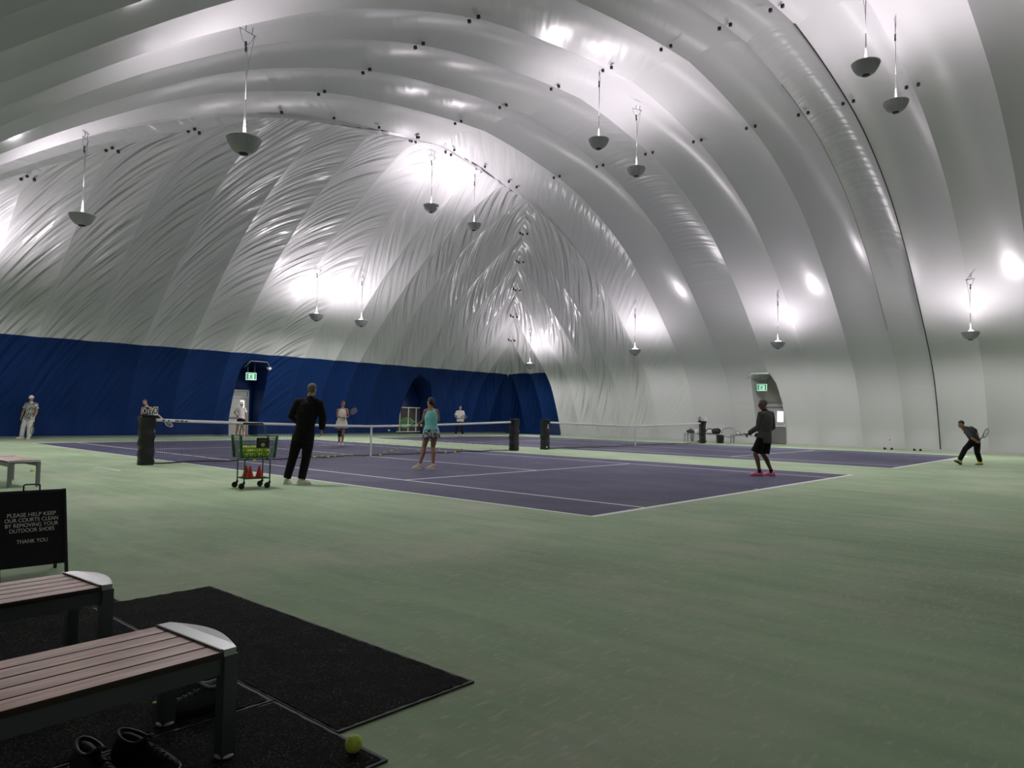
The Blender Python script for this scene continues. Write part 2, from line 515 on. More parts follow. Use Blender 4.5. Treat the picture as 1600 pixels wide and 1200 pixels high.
def gore(fam, a0, a1, gi, amt, ang, B, lower, mi_low):
    NU = 12
    lim = []
    us = [i/NU for i in range(NU+1)]
    for u in us:
        x = a0+(a1-a0)*u
        if fam == 'E': dm = min(barrel_d(x), D0)
        elif fam == 'R': dm = min(YE-x, CROWN) if YE-x < D0 else CROWN
        else: dm = YE-x if YE-x < D0 else CROWN
        lim.append(arc_of(dm))
    L = max(lim)
    def rows(sa, sb, n):
        P, UV, A = [], [], []
        for r in range(n+1):
            p_, u_, a_ = [], [], []
            for u, x, sl, s0, s1 in zip(us, [a0+(a1-a0)*u for u in us], lim, sa, sb):
                s = s0+(s1-s0)*r/n
                t = max(0, min(1, (sl-s)/.6)) if (fam == 'E' or YE-x < D0) else 1
                f = min(1, s/.8)*t
                p_.append(profile_point(fam, x, s, B*f*(1-(2*u-1)**2)))
                w = (x-a0) if fam != 'R' else (a1-x)
                ca, sa_ = math.cos(ang), math.sin(ang)
                u_.append((w*ca+s*sa_+gi*3.7, -w*sa_+s*ca+gi*5.1))
                edge = min(1, 4*u*(1-u)+.15)
                ee = amt*edge*min(1, .35+s/3.0)
                a_.append(ee)
            P.append(p_); UV.append(u_); A.append(a_)
        return P, UV, A
    vb = [min(vband(u), sl) for u, sl in zip(us, lim)]
    P, UV, A = rows([0]*len(us), vb, 16)
    SH[lower].grid(P, UV, A, mi_low)
    n = max(4, int((L-VB)/.3))
    if L > VB-.1:
        P, UV, A = rows(vb, lim, n)
        SH['ceiling'].grid(P, UV, A, 0)

for gi, (a, b) in enumerate(zip(END_SEAMS[:-1], END_SEAMS[1:])):
    x = (a+b)/2
    if x < 2: ang, amt = R2(65), 2.4
    elif x < 7: ang, amt = R2(47), 1.7
    elif x < 11: ang, amt = R2(112), 1.0
    else: ang, amt = R2(117), 2.1
    gore('E', a, b, gi, amt, ang, .22, 'wall_back', 1)
for gi, (a, b) in enumerate(zip(SIDE_SEAMS[:-1], SIDE_SEAMS[1:])):
    y = (a+b)/2
    if gi < 3: ang, amt = R2(60), 2.0
    elif gi < 7: ang, amt = R2(66), 1.8
    elif gi < 8: ang, amt = R2(50), .45
    elif gi == 9 or gi == 13: ang, amt = R2(-4), .16
    else: ang, amt = R2(-10), .015
    gore('R', a, b, gi+40, amt, ang, .26, 'wall_right', 1 if gi < 3 else 0)
    gore('L', a, b, gi+80, .08 if gi > 6 else .8, R2(40), .26, 'wall_left', 1 if gi < 3 else 0)

# openings for the exit doors and the return-air gate: cut the sheet and turn its edge outward
def opening(sheet, poly, fam, back):
    """poly: convex outline, counter-clockwise in (along, z)"""
    bm = sheet.bm
    al = (lambda v: v.x) if fam == 'E' else (lambda v: v.y)
    lo = min(p[0] for p in poly)-.3; hi = max(p[0] for p in poly)+.3
    cx = sum(p[0] for p in poly)/len(poly); cz = sum(p[1] for p in poly)/len(poly)
    n = len(poly)
    planes = []
    for i in range(n):
        (x0, z0), (x1, z1) = poly[i], poly[(i+1) % n]
        nx, nz = z1-z0, -(x1-x0)
        L = math.hypot(nx, nz); nx /= L; nz /= L
        if nx*(cx-x0)+nz*(cz-z0) > 0: nx, nz = -nx, -nz
        planes.append((x0, z0, nx, nz))
    for (x0, z0, nx, nz) in planes:
        fs = [f for f in bm.faces if lo < al(f.calc_center_median()) < hi]
        geom = list({v for f in fs for v in f.verts})+list({e for f in fs for e in f.edges})+fs
        co = Vector((x0, 0, z0)) if fam == 'E' else Vector((0, x0, z0))
        no = Vector((nx, 0, nz)) if fam == 'E' else Vector((0, nx, nz))
        bmesh.ops.bisect_plane(bm, geom=geom, plane_co=co, plane_no=no, dist=1e-5)
    def dist(v):
        return max(nx*(al(v)-x0)+nz*(v.z-z0) for x0, z0, nx, nz in planes)
    kill = [f for f in bm.faces if lo < al(f.calc_center_median()) < hi and dist(f.calc_center_median()) < -1e-5]
    bmesh.ops.delete(bm, geom=kill, context='FACES')
    es = [e for e in bm.edges if len(e.link_faces) == 1 and all(abs(dist(v.co)) < 2e-3 for v in e.verts) and max(v.co.z for v in e.verts) > .02]
    pts = [v.co.copy() for e in es for v in e.verts]
    mi = es[0].link_faces[0].material_index
    r = bmesh.ops.extrude_edge_only(bm, edges=es)
    for g in r['geom']:
        if isinstance(g, bmesh.types.BMVert):
            if fam == 'E': g.co.y = back
            else: g.co.x = back
        elif isinstance(g, bmesh.types.BMFace):
            g.material_index = mi
            g.smooth = False
            for l in g.loops:
                c = l.vert.co
                l[sheet.uv].uv = ((c.x+c.y)*.8, c.z*.5)
                l[sheet.ca] = (.6, .6, .6, 1)
    return pts

POLY_A = [(3.95, -.05), (5.45, -.05), (5.45, 2.6), (5.28, 3.4), (5.02, 3.62), (4.18, 3.62), (3.97, 3.3), (3.9, 2.3)]
POLY_B = [(14.35, -.05), (16.8, -.05), (16.75, 2.1), (16.25, 2.9), (15.55, 3.38), (15.1, 3.55), (14.75, 3.15), (14.45, 2.3), (14.35, 1.6)]
POLY_C = [(-3.2, -.05), (-1.62, -.05), (-1.64, 2.6), (-1.7, 3.4), (-1.95, 3.62), (-2.85, 3.62), (-3.05, 3.1), (-3.18, 2.1)]
opening(SH['wall_back'], POLY_A, 'E', 17.0)
opening(SH['wall_back'], POLY_B, 'E', 17.1)
opening(SH['wall_right'], POLY_C, 'R', 25.0)
for k in SH:
    o = link(k, SH[k].bm, [M_VINYL, M_BLUE], smooth=False)
    tag(o, kind='structure')
    if k == 'ceiling': CEIL = o
# near end of the hall (behind the camera)
bm = bmesh.new()
vs = []
for i in range(41):
    x = XL+(XR-XL)*i/40
    vs.append((bm.verts.new((x, YN, 0)), bm.verts.new((x, YN, max(.01, h_of(barrel_d(x)))))))
for (a, b), (c, d) in zip(vs[:-1], vs[1:]):
    bm.faces.new((a, c, d, b))
tag(link('wall_front', bm, mat('front_vinyl', (.45, .45, .455), .6)), kind='structure')
# backs of the three recesses
def recess_back(name, poly, fam, at, mt):
    bm = bmesh.new()
    v = [bm.verts.new((p[0], at, max(0, p[1])) if fam == 'E' else (at, p[0], max(0, p[1]))) for p in poly]
    bm.faces.new(v)
    tag(link(name, bm, mt, smooth=False), kind='structure')
M_BLUEFLAT = mat('blue_recess_vinyl', (.006, .025, .11), .3, bump=.5, bscale=3)
M_BEIGE = mat('beige_recess_vinyl', (.42, .41, .36), .5, bump=.5, bscale=3)
recess_back('trim_1', POLY_A, 'E', 17.0, M_BLUEFLAT)
recess_back('trim_2', POLY_B, 'E', 17.1, M_BLUEFLAT)
recess_back('trim_3', POLY_C, 'R', 25.0, M_BEIGE)
# dark zip line down one seam of the right-hand side
def seam_tube(name, y, s0, s1, r, mt):
    bm = bmesh.new()
    n = 70
    tube(bm, [profile_point('R', y, s0+(s1-s0)*i/n, -.015) for i in range(n+1)], r, 6)
    tag(link(name, bm, mt), kind='structure')
seam_tube('trim_4', -10.15, .02, arc_of(CROWN)-.05, .022, M_BLACK)
seam_tube('trim_5', -8.72, arc_of(3), arc_of(15), .014, M_GREYFRAME)
# white welt round the mouths of the recesses
def welt(name, pts, r, mt):
    bm = bmesh.new()
    tube(bm, pts, r, 8)
    tag(link(name, bm, mt), kind='structure')
def on_sheet(fam, a, z):
    lo, hi = 0, 6
    for _ in range(40):
        mid = (lo+hi)/2
        if h_of(mid) < z: lo = mid
        else: hi = mid
    return Vector((a, YE-lo-.02, z)) if fam == 'E' else Vector((XR-lo-.02, a, z))
welt('trim_6', [on_sheet('E', *p) for p in POLY_A[3:7]], .025, M_GREYFRAME)
welt('trim_7', [on_sheet('R', *p) for p in POLY_C[3:6]], .045, M_WHITE)
# grommet patches along the crown seams
def grommet(pts):
    bm = bmesh.new()
    for p in pts:
        x, y = p
        z = surf_z(x, y)-.03
        dx = (surf_z(x+.1, y)-surf_z(x-.1, y))/.2
        dy = (surf_z(x, y+.1)-surf_z(x, y-.1))/.2
        nrm = Vector((dx, dy, -1)).normalized()
        a, b = ring_frame(nrm, Vector((1, 0, 0)))
        c = Vector((x, y, z))
        tube(bm, [c-nrm*.05, c+nrm*.03], .05, 10, side=a)
    return link('grommet', bm, M_BLACK, CEIL)
for y in SIDE_SEAMS[7:-4]:
    for x in (-.9, 4.95, 10.87):
        grommet([(x, y-.16), (x, y+.16)])
for q in MITRE[1:-1]:
    grommet([(XR-q-.25, YE-q-.05), (XR-q, YE-q-.3), (XR-q-.03, YE-q-.02)])
for x in END_SEAMS[8:14]:
    grommet([(x-.15, YE-D0+.15), (x+.15, YE-D0+.15), (x, YE-D0-.2)])
for x in END_SEAMS[3:7]:
    q = aL*(x-XL)
    grommet([(x, YE-q-.2), (x+.25, YE-q), (x-.1, YE-q+.05)])

# ------------------------------------------------------------------ floor with painted courts
GAP = 14.625
def court_lines(cx):
    R = []
    def v(x, y0, y1, w=.06): R.append((cx+x-w/2, cx+x+w/2, y0, y1))
    def hz(y, x0, x1, w=.06): R.append((cx+x0, cx+x1, y-w/2, y+w/2))
    for x in (-5.46, 5.46, -4.09, 4.09): v(x, -11.885, 11.885)
    for y in (-11.85, 11.85): hz(y, -5.485, 5.485, .095)
    for y in (-6.4, 6.4): hz(y, -4.115, 4.115)
    v(0, -6.4, 6.4)
    v(0, -11.885, -11.72); v(0, 11.72, 11.885)
    return R
RECTS = court_lines(0)+court_lines(GAP)
AREAS = [(-5.485, 5.485, -11.885, 11.885), (GAP-5.485, GAP+5.485, -11.885, 11.885)]
xs = sorted({-17.0, 26.0, -12, -8, 7.3, 22}|{round(r[i], 4) for r in RECTS+AREAS for i in (0, 1)})
ys = sorted({-21.0, 18.0, -16, 14}|{round(r[i], 4) for r in RECTS+AREAS for i in (2, 3)})
bm = bmesh.new()
G = [[bm.verts.new((x, y, 0)) for x in xs] for y in ys]
for j in range(len(ys)-1):
    for i in range(len(xs)-1):
        cx, cy = (xs[i]+xs[i+1])/2, (ys[j]+ys[j+1])/2
        f = bm.faces.new((G[j][i], G[j][i+1], G[j+1][i+1], G[j+1][i]))
        k = 0
        if any(a < cx < b and c < cy < d for a, b, c, d in AREAS): k = 1
        if any(a < cx < b and c < cy < d for a, b, c, d in RECTS): k = 2
        f.material_index = k
# worn painted corner mark by the near net post
for q in ([(-7.56, -.12), (-7.49, -.1), (-7.42, -.36), (-7.48, -.4)], [(-7.48, -.4), (-7.42, -.36), (-7.4, -1.25), (-7.46, -1.3)]):
    f = bm.faces.new([bm.verts.new((x, y, .001)) for x, y in q]); f.material_index = 2
tag(link('floor', bm, [M_GREEN, M_PURPLE, M_LINE], smooth=False), kind='structure')
# skirt rail where the membrane meets the floor
bm = bmesh.new()
for a, b in ((XL, 3.95), (5.45, 14.35), (16.8, XR)):
    box(bm, ((a+b)/2, YE-.03, .04), (b-a, .06, .08))
tag(link('baseboard_back', bm, mat('grey_green_skirt', (.12, .15, .15), .6), smooth=False), kind='structure')
bm = bmesh.new()
for a, b in ((YN, -3.2), (-1.62, 11.4)):
    box(bm, (XR-.03, (a+b)/2, .05), (.06, b-a, .1))
tag(link('baseboard_right', bm, mat('pale_skirt', (.5, .5, .48), .6), smooth=False), kind='structure')
# ------------------------------------------------------------------ hanging lamps
def lamp_light(parent):
    l = bpy.data.lights.new('lamp_light', 'POINT')
    l.energy = LAMP_W
    l.shadow_soft_size = .11
    l.color = (1, .905, .97)
    # photometric curve of an indirect fixture: weaker straight up than towards the sides
    l.use_nodes = True
    nt = l.node_tree
    em = nt.nodes['Emission']
    tc = nt.nodes.new('ShaderNodeTexCoord'); sp = nt.nodes.new('ShaderNodeSeparateXYZ')
    nt.links.new(tc.outputs['Normal'], sp.inputs[0])
    mr = nt.nodes.new('ShaderNodeMapRange'); mr.interpolation_type = 'SMOOTHSTEP'
    mr.inputs[1].default_value = .3; mr.inputs[2].default_value = 1.0; mr.inputs[3].default_value = .42; mr.inputs[4].default_value = 1.12
    ab = nt.nodes.new('ShaderNodeMath'); ab.operation = 'ABSOLUTE'
    nt.links.new(sp.outputs[2], ab.inputs[0]); nt.links.new(ab.outputs[0], mr.inputs[0])
    nt.links.new(mr.outputs[0], em.inputs['Strength'])
    o = bpy.data.objects.new('lamp_light', l)
    COL.objects.link(o)
    o.parent = parent
    o.location = (0, 0, -.055)
CABLE = 2.1
def fill_light(parent):  # added downward fill under the bowl; the bowl itself is opaque
    l = bpy.data.lights.new('fill_light', 'SPOT')
    l.energy = FILL_W
    l.shadow_soft_size = .25
    l.spot_size = R2(176)
    l.spot_blend = .35
    l.color = (1, .96, .965)
    o = bpy.data.objects.new('fill_light', l)
    COL.objects.link(o)
    o.parent = parent
    o.location = (0, 0, -.345)
def make_lamp():
    root = empty('hanging_lamp')
    bm = bmesh.new()
    prof = [(.312, 0), (.306, -.035), (.292, -.08), (.265, -.14), (.222, -.205), (.165, -.258), (.09, -.285)]
    lathe(bm, prof, 96, flute=32, famp=.022)
    lathe(bm, [(r-.008, z+.004) for r, z in prof[::-1]]+[(.312, 0)], 96, mi=1)
    link('lamp_shade', bm, [M_LAMPBOWL, M_LAMPIN], root)
    bm = bmesh.new()
    tube(bm, [(.318*math.cos(a), .318*math.sin(a), .0) for a in [2*PI*i/48 for i in range(48)]], .012, 8, closed=True)
    link('rim', bm, M_WHITE, root)
    bm = bmesh.new()
    lathe(bm, [(0, -.276), (.085, -.276), (.093, -.287), (.078, -.308), (0, -.314)], 24)
    link('bottom_cap', bm, M_BLACK, root)
    bm = bmesh.new()
    for a in (0, 2*PI/3, 4*PI/3):
        tube(bm, [(.31*math.cos(a), .31*math.sin(a), .0), (.1*math.cos(a), .1*math.sin(a), .05), (0, 0, .09)], .008, 6)
    tube(bm, [(0, 0, .03), (0, 0, .12), (0, 0, .35), (0, 0, .75)], [.035, .03, .02, .012], 10)
    link('stem', bm, M_WHITE, root)
    bm = bmesh.new()
    tube(bm, [(0, 0, .7), (.004, .003, 1.2), (-.004, 0, 1.6), (-.02, .01, 1.78)], .010, 6)
    link('cable', bm, mat('grey_cable', (.3, .3, .31), .5), root)
    bm = bmesh.new()
    tube(bm, [(-.2, 0, 2.06), (.2, 0, 2.06)], .011, 6)
    tube(bm, [(-.18, 0, 2.05), (-.1, .01, 1.85), (-.02, .01, 1.8)], .007, 6)
    tube(bm, [(.02, .01, 1.82), (.1, 0, 1.92), (.16, 0, 2.05)], .007, 6)
    tube(bm, [(.17, 0, 2.05), (.05, 0, 1.5), (0, 0, 1.1)], .006, 6)
    tube(bm, [(-.06, 0, 2.05), (-.03, 0, 2.2)], .01, 6)
    tube(bm, [(.1, 0, 2.05), (.12, 0, 2.2)], .01, 6)
    link('hanger', bm, M_GREYFRAME, root)
    for a, b in (((-.03, .01, 1.86), (-.025, .01, 1.78)), ((-.022, .01, 1.76), (-.015, .008, 1.67))):
        bm = bmesh.new()
        tube(bm, [a, b], .024, 10)
        link('connector', bm, M_BLACK, root)
    return root
LAMPS = [
    (-6.7, -4.6, 'grey bowl lamp hung highest on the left, the largest lamp left of the ridge'),
    (-6.7, 3.98, 'white-rimmed bowl lamp hung farthest left above the blue wall'),
    (5.05, -4.5, 'grey bowl lamp of the upper middle pair, the left and higher one'),
    (7.9, -4.1, 'grey bowl lamp of the upper middle pair, the right and lower one'),
    (5.05, -12.3, 'bowl lamp of the nearest right-hand pair with its cable cut off by the top edge'),
    (7.75, -12.3, 'bowl lamp of the nearest right-hand pair, hung lower beside the dark zip seam'),
    (6.35, 4.7, 'bowl lamp of the pair over the far court, left one'),
    (8.86, 4.7, 'bowl lamp of the pair over the far court, right one near the corner ridge'),
    (5.08, 10.8, 'small far bowl lamp above the blue wall, left of two'),
    (7.55, 10.8, 'small far bowl lamp above the blue wall, right of two'),
    (19.3, 3.0, 'small bowl lamp hung before the pleated right wall above the second net'),
    (19.8, 10.6, 'smallest bowl lamp hung low in the far pointed corner'),
    (19.3, -4.57, 'bowl lamp hung on the right wall above the exit door'),
    (19.3, -12.1, 'bowl lamp hung at the far right of the right wall'),
    (-7.25, 10.8, 'bowl lamp hung just past the left edge of the view above the blue wall'),
]
proto = make_lamp()
lamp_light(proto)
fill_light(proto)
for i, (x, y, lab) in enumerate(LAMPS):
    o = proto if i == 0 else copy_tree(proto)
    o.location = (x, y, surf_z(x, y)-CABLE-.04)
    o.rotation_euler.z = (.2, .9, .5, -.4, 1.1, .3, .1, .7, 0, .4, .8, .2, .6, 1.0, .3)[i]
    tag(o, lab, 'lamp', 'bowl lamps hung from the dome')

# ------------------------------------------------------------------ doors, gate and exit signs in the recesses
d1 = empty('door_1', (4.62, 16.9, 0)); tag(d1, kind='structure')
bm = bmesh.new()
box(bm, (-.6, 0, 1.14), (.07, .12, 2.28)); box(bm, (.6, 0, 1.14), (.07, .12, 2.28)); box(bm, (0, 0, 2.25), (1.2, .12, .07)); box(bm, (0, 0, 1.9), (1.2, .1, .06))
link('door_frame', bm, M_ALU, d1, smooth=False)
bm = bmesh.new(); box(bm, (0, .02, .95), (1.1, .05, 1.84), bev=.006); box(bm, (0, .02, 2.07), (1.1, .04, .28))
leaf = link('door_leaf', bm, M_DOOR, d1, smooth=False)
bm = bmesh.new(); box(bm, (.3, -.02, 1.5), (.2, .03, .5)); link('pane', bm, M_PANE, d1, smooth=False)
bm = bmesh.new(); box(bm, (0, -.05, .9), (.95, .05, .06), bev=.01); link('push_bar', bm, M_GREYFRAME, d1, smooth=False)
bm = bmesh.new(); box(bm, (0, -.14, .02), (1.3, .4, .04)); link('threshold', bm, M_ALU, d1, smooth=False)

d2 = empty('door_2', (24.9, -2.28, 0)); tag(d2, kind='structure')
bm = bmesh.new()
box(bm, (0, -.62, 1.1), (.12, .08, 2.2)); box(bm, (0, .62, 1.1), (.12, .08, 2.2)); box(bm, (0, 0, 2.2), (.14, 1.3, .08)); box(bm, (0, 0, 1.94), (.12, 1.3, .05))
link('door_frame', bm, M_GREYFRAME, d2, smooth=False)
bm = bmesh.new(); box(bm, (.02, 0, 1.42), (.05, 1.16, 1.0)); box(bm, (.02, 0, 2.07), (.05, 1.16, .2)); link('door_leaf', bm, M_DOOR, d2, smooth=False)
bm = bmesh.new(); box(bm, (-.01, 0, .47), (.05, 1.16, .9)); link('kick_panel', bm, M_DOORGREY, d2, smooth=False)
bm = bmesh.new(); box(bm, (-.02, -.25, 1.45), (.03, .32, .56)); link('pane', bm, M_PANE, d2, smooth=False)
bm = bmesh.new(); box(bm, (-.06, -.05, .95), (.05, 1.0, .07), bev=.01); box(bm, (-.05, -.5, 1.0), (.08, .1, .2), bev=.01); link('push_bar', bm, M_WHITE, d2, smooth=False)

gate = empty('slatted_gate', (15.75, 16.95, 0))
tag(gate, 'low white-framed mesh gate under the pointed blue arch', 'gate')
bm = bmesh.new()
for x in (-1.2, 1.2): box(bm, (x, 0, .8), (.06, .06, 1.6))
box(bm, (0, 0, 1.6), (2.46, .06, .06)); box(bm, (0, 0, .12), (2.46, .06, .05))
link('gate_frame', bm, M_WHITE, gate, smooth=False)
for x in (-.62, .05, .68):
    bm = bmesh.new(); box(bm, (x, -.02, .85), (.06, .05, 1.46)); link('bar', bm, M_WHITE, gate, smooth=False)
bm = bmesh.new(); box(bm, (0, .02, .86), (2.36, .02, 1.46)); link('mesh_panel', bm, M_MESHGREY, gate, smooth=False)

def exit_sign(loc, rz, s, label, cable):
    r = empty('exit_sign', loc, rz)
    tag(r, label, 'sign', 'running-man exit signs')
    bm = bmesh.new(); box(bm, (0, 0, 0), (.5*s, .06, .36*s), bev=.01); link('sign_box', bm, M_EXITW, r, smooth=False)
    bm = bmesh.new()
    y = -.034
    k = s
    # green doorway field on the left and the running figure
    def quad(*p):
        a = [bm.verts.new((x*k, y, z*k)) for x, z in p]
        b = [bm.verts.new((x*k, y-.004, z*k)) for x, z in p]
        bm.faces.new(b)
        for i in range(len(a)): bm.faces.new((a[i], a[(i+1) % len(a)], b[(i+1) % len(b)], b[i]))
    quad((-.22, -.15), (-.13, -.15), (-.13, .15), (-.22, .15))
    quad((.14, -.15), (.22, -.15), (.22, .15), (.14, .15))
    quad((-.13, .12), (.14, .12), (.14, .15), (-.13, .15))
    quad((-.01, .06), (.03, .06), (.03, .105), (-.01, .105))
    quad((-.04, -.04), (.03, -.04), (.02, .05), (-.05, .05))
    quad((.02, .05), (.02, .02), (.09, -.01), (.1, .02))
    quad((-.05, .05), (-.1, .0), (-.08, -.02), (-.04, .02))
    quad((-.02, -.04), (.03, -.04), (.08, -.12), (.04, -.13))
    quad((-.04, -.04), (-.0, -.06), (-.06, -.13), (-.11, -.11))
    link('running_figure', bm, M_EXITG, r, smooth=False)
    bm = bmesh.new()
    for x in ((-.16*s, .16*s) if cable == 2 else (-.1*s,)):
        tube(bm, [(x, 0, .17*s), (x, 0, .17*s+.62)], .012, 6)
    link('hanging_rod', bm, M_GREYFRAME, r)
    return r
exit_sign((4.62, 15.55, 2.92), -.25, 1.0, 'lit exit sign hung on two rods in the blue door recess', 2)
exit_sign((23.5, -2.1, 2.95), -PI/2+.15, 1.0, 'lit green exit sign in the pale recess on the right wall', 1)
bm = bmesh.new(); box(bm, (0, 0, 0), (.16, .2, .13), bev=.02)
o = link('emergency_lamp', bm, M_WHITE, None, smooth=False); o.location = (5.3, 15.1, 3.35); o.rotation_euler = (0, .8, 0)
tag(o, 'small white emergency lamp head at the corner of the blue door recess', 'lamp')

# ------------------------------------------------------------------ nets and posts
def net_height(t):   # t: distance from the centre in metres
    return .914+.156*(abs(t)/6.4)**1.35
def make_net(cx, label, cord, dy0):
    root = empty('tennis_net', (cx, 0, 0))
    tag(root, label, 'net', 'tennis nets')
    W = 6.24
    def bottom(x): return .025+.02*math.sin(x*2.1)**2
    def yoff(x): return dy0*math.cos(x*.9)*.05
    bm = bmesh.new()
    n = 278
    r = .0017
    def strip(pts):
        prev = None
        for p in pts:
            p = Vector(p)
            ring = [bm.verts.new(p+Vector(q)) for q in ((r, 0, r), (-r, 0, r), (-r, 0, -r), (r, 0, -r))]
            ring = [bm.verts.new(p+Vector((math.cos(a)*r*1.4, math.sin(a)*r*1.4, 0))) for a in (0, 2.1, 4.2)] if vert else [bm.verts.new(p+Vector((0, math.cos(a)*r*1.4, math.sin(a)*r*1.4))) for a in (0, 2.1, 4.2)]
            if prev:
                for i in range(3): bm.faces.new((prev[i], prev[(i+1) % 3], ring[(i+1) % 3], ring[i]))
            prev = ring
    vert = True
    for i in range(n+1):
        x = -W+2*W*i/n
        t, b = net_height(x)-.03, bottom(x)
        strip([(x, yoff(x)*(1-k), b+(t-b)*k) for k in (0, .5, 1)])
    vert = False
    for j in range(1, 22):
        k = j/22
        strip([(x, yoff(x)*(1-k), bottom(x)+(net_height(x)-.03-bottom(x))*k) for x in [-W+2*W*i/40 for i in range(41)]])
    bmesh.ops.delete(bm, geom=[v for v in bm.verts if not v.link_faces], context='VERTS')
    link('net_mesh', bm, cord, root)
    xs_ = [-W+2*W*i/60 for i in range(61)]
    bm = bmesh.new()
    tube(bm, [(x, 0, net_height(x)-.03) for x in xs_], (.035, .012), 8, side=Vector((0, 0, 1)))
    band = link('top_band', bm, M_BAND, root)
    bm = bmesh.new()
    tube(bm, [(x, yoff(x), bottom(x)) for x in xs_], .016, 8)
    link('bottom_cord', bm, M_BLACK, root)
    bm = bmesh.new()
    box(bm, (0, -.012, .45), (.05, .008, .93)); box(bm, (0, .012, .45), (.05, .008, .93)); box(bm, (0, 0, .917), (.05, .04, .02)); box(bm, (0, 0, .006), (.1, .06, .012))
    link('center_strap', bm, M_BAND, root, smooth=False)
    return root, band
def post(x, label, flare=0.0):
    root = empty('net_post', (x, 0, 0))
    tag(root, label, 'post', 'padded net posts')
    bm = bmesh.new()
    n = 14
    prev = None
    rings = []
    for i in range(n+1):
        z = 1.1*i/n
        k = 1+flare*(1 if i == 0 else 0)+.05*math.sin(i*2.3)+(.1 if i >= n-1 else 0)
        a, b = .155*k, .13*k
        ox, oy = .012*math.sin(i*1.7), .01*math.cos(i*1.1)
        cr = .35
        pts = []
        for sx, sy in ((1, 1), (-1, 1), (-1, -1), (1, -1)):
            for t in (0, .5, 1):
                an = math.atan2(sy, sx)+(t-.5)*PI/2
                pts.append((ox+sx*a*(1-cr)+a*cr*math.cos(an), oy+sy*b*(1-cr)+b*cr*math.sin(an)))
        rings.append([bm.verts.new((px, py, max(.004, z))) for px, py in pts])
    for A, B in zip(rings[:-1], rings[1:]):
        for j in range(len(A)): bm.faces.new((A[j], A[(j+1) % len(A)], B[(j+1) % len(B)], B[j]))
    bm.faces.new(rings[-1]); bm.faces.new(rings[0][::-1])
    pad = link('pad', bm, M_PAD, root, auto=50)
    bm = bmesh.new()
    tube(bm, [(0, 0, 1.09), (0, 0, 1.16)], .05, 14)
    box(bm, (0, 0, 1.135), (.34, .2, .04), bev=.01)
    link('post_cap', bm, M_BLACKMETAL, root, auto=40)
    return root, pad
net_a, band_a = make_net(0, 'near tennis net with white band behind the man in black', M_NET, 1)
net_b, band_b = make_net(GAP, 'far tennis net with worn pale mesh on the second court', M_NETLIGHT, 0)
pA, padA = post(-6.42, 'black padded net post at the left end of the near net, with the score cards')
pB, padB = post(6.42, 'black padded net post at the right end of the near net, without a number')
pC, padC = post(GAP-6.42, 'black padded net post with a white number two')
pD, padD = post(GAP+6.42, 'black padded net post at the far right end of the second net')
def face_cam(rz=0): # text plane facing -Y turned by rz
    return Matrix.Rotation(rz, 4, 'Z') @ Matrix.Rotation(PI/2, 4, 'X')
text_mesh('number', '2', .2, M_SIGNTEXT, pC, Matrix.Translation((-.02, -.155, .88)) @ face_cam())
bm = bmesh.new(); box(bm, (-.06, -.14, .1), (.06, .012, .06)); link('tag', bm, M_WHITE, pC, smooth=False)
for x, wd in ((-6.05, .07), (-5.93, .05), (-5.74, .09), (-5.62, .08), (-5.52, .06)):
    bm = bmesh.new()
    box(bm, (x, -.017, net_height(x)-.03), (wd, .004, .026))
    link('print', bm, M_BLACK, band_a, smooth=False)
# flip score cards on the posts
M_CARDW = mat('white_score_card', (.75, .76, .74), .5)
def score(loc, rz, label, cards, s):
    r = empty('flip_scoreboard', loc, rz)
    tag(r, label, 'scoreboard')
    bm = bmesh.new()
    box(bm, (0, .02, -.02), (.62*s, .03, .06), bev=.006)
    tube(bm, [(-.1*s, .02, -.22), (-.1*s, .02, 0)], .014, 8)
    tube(bm, [(.1*s, .02, -.22), (.1*s, .02, 0)], .014, 8)
    link('bracket', bm, M_BLACK, r, auto=40)
    x = -.3*s
    for wd, ht, dark, dig in cards:
        wd *= s; ht *= s
        bm = bmesh.new(); box(bm, (x+wd/2, 0, ht/2+.02), (wd-.012, .012, ht), bev=.003)
        c = link('score_card', bm, M_BLACK if dark else M_CARDW, r, smooth=False)
        t = text_mesh('digit', dig, ht*1.05, M_CARDW if dark else M_BLACK, c, Matrix.Translation((x+wd/2, -.009, ht/2+.02)) @ face_cam())
        x += wd
score((-6.37, -.05, 1.125), -.6, 'black and white flip score cards on the left post of the near net', [(.17, .32, True, '0'), (.11, .24, False, '0'), (.11, .24, False, '0'), (.2, .36, False, '0')], .56)
score((GAP+6.38, -.02, 1.13), -.6, 'small grey flip score cards on the far right post of the second net', [(.2, .26, True, '0'), (.12, .2, False, '0'), (.12, .2, False, '0'), (.2, .26, False, '1')], .78)

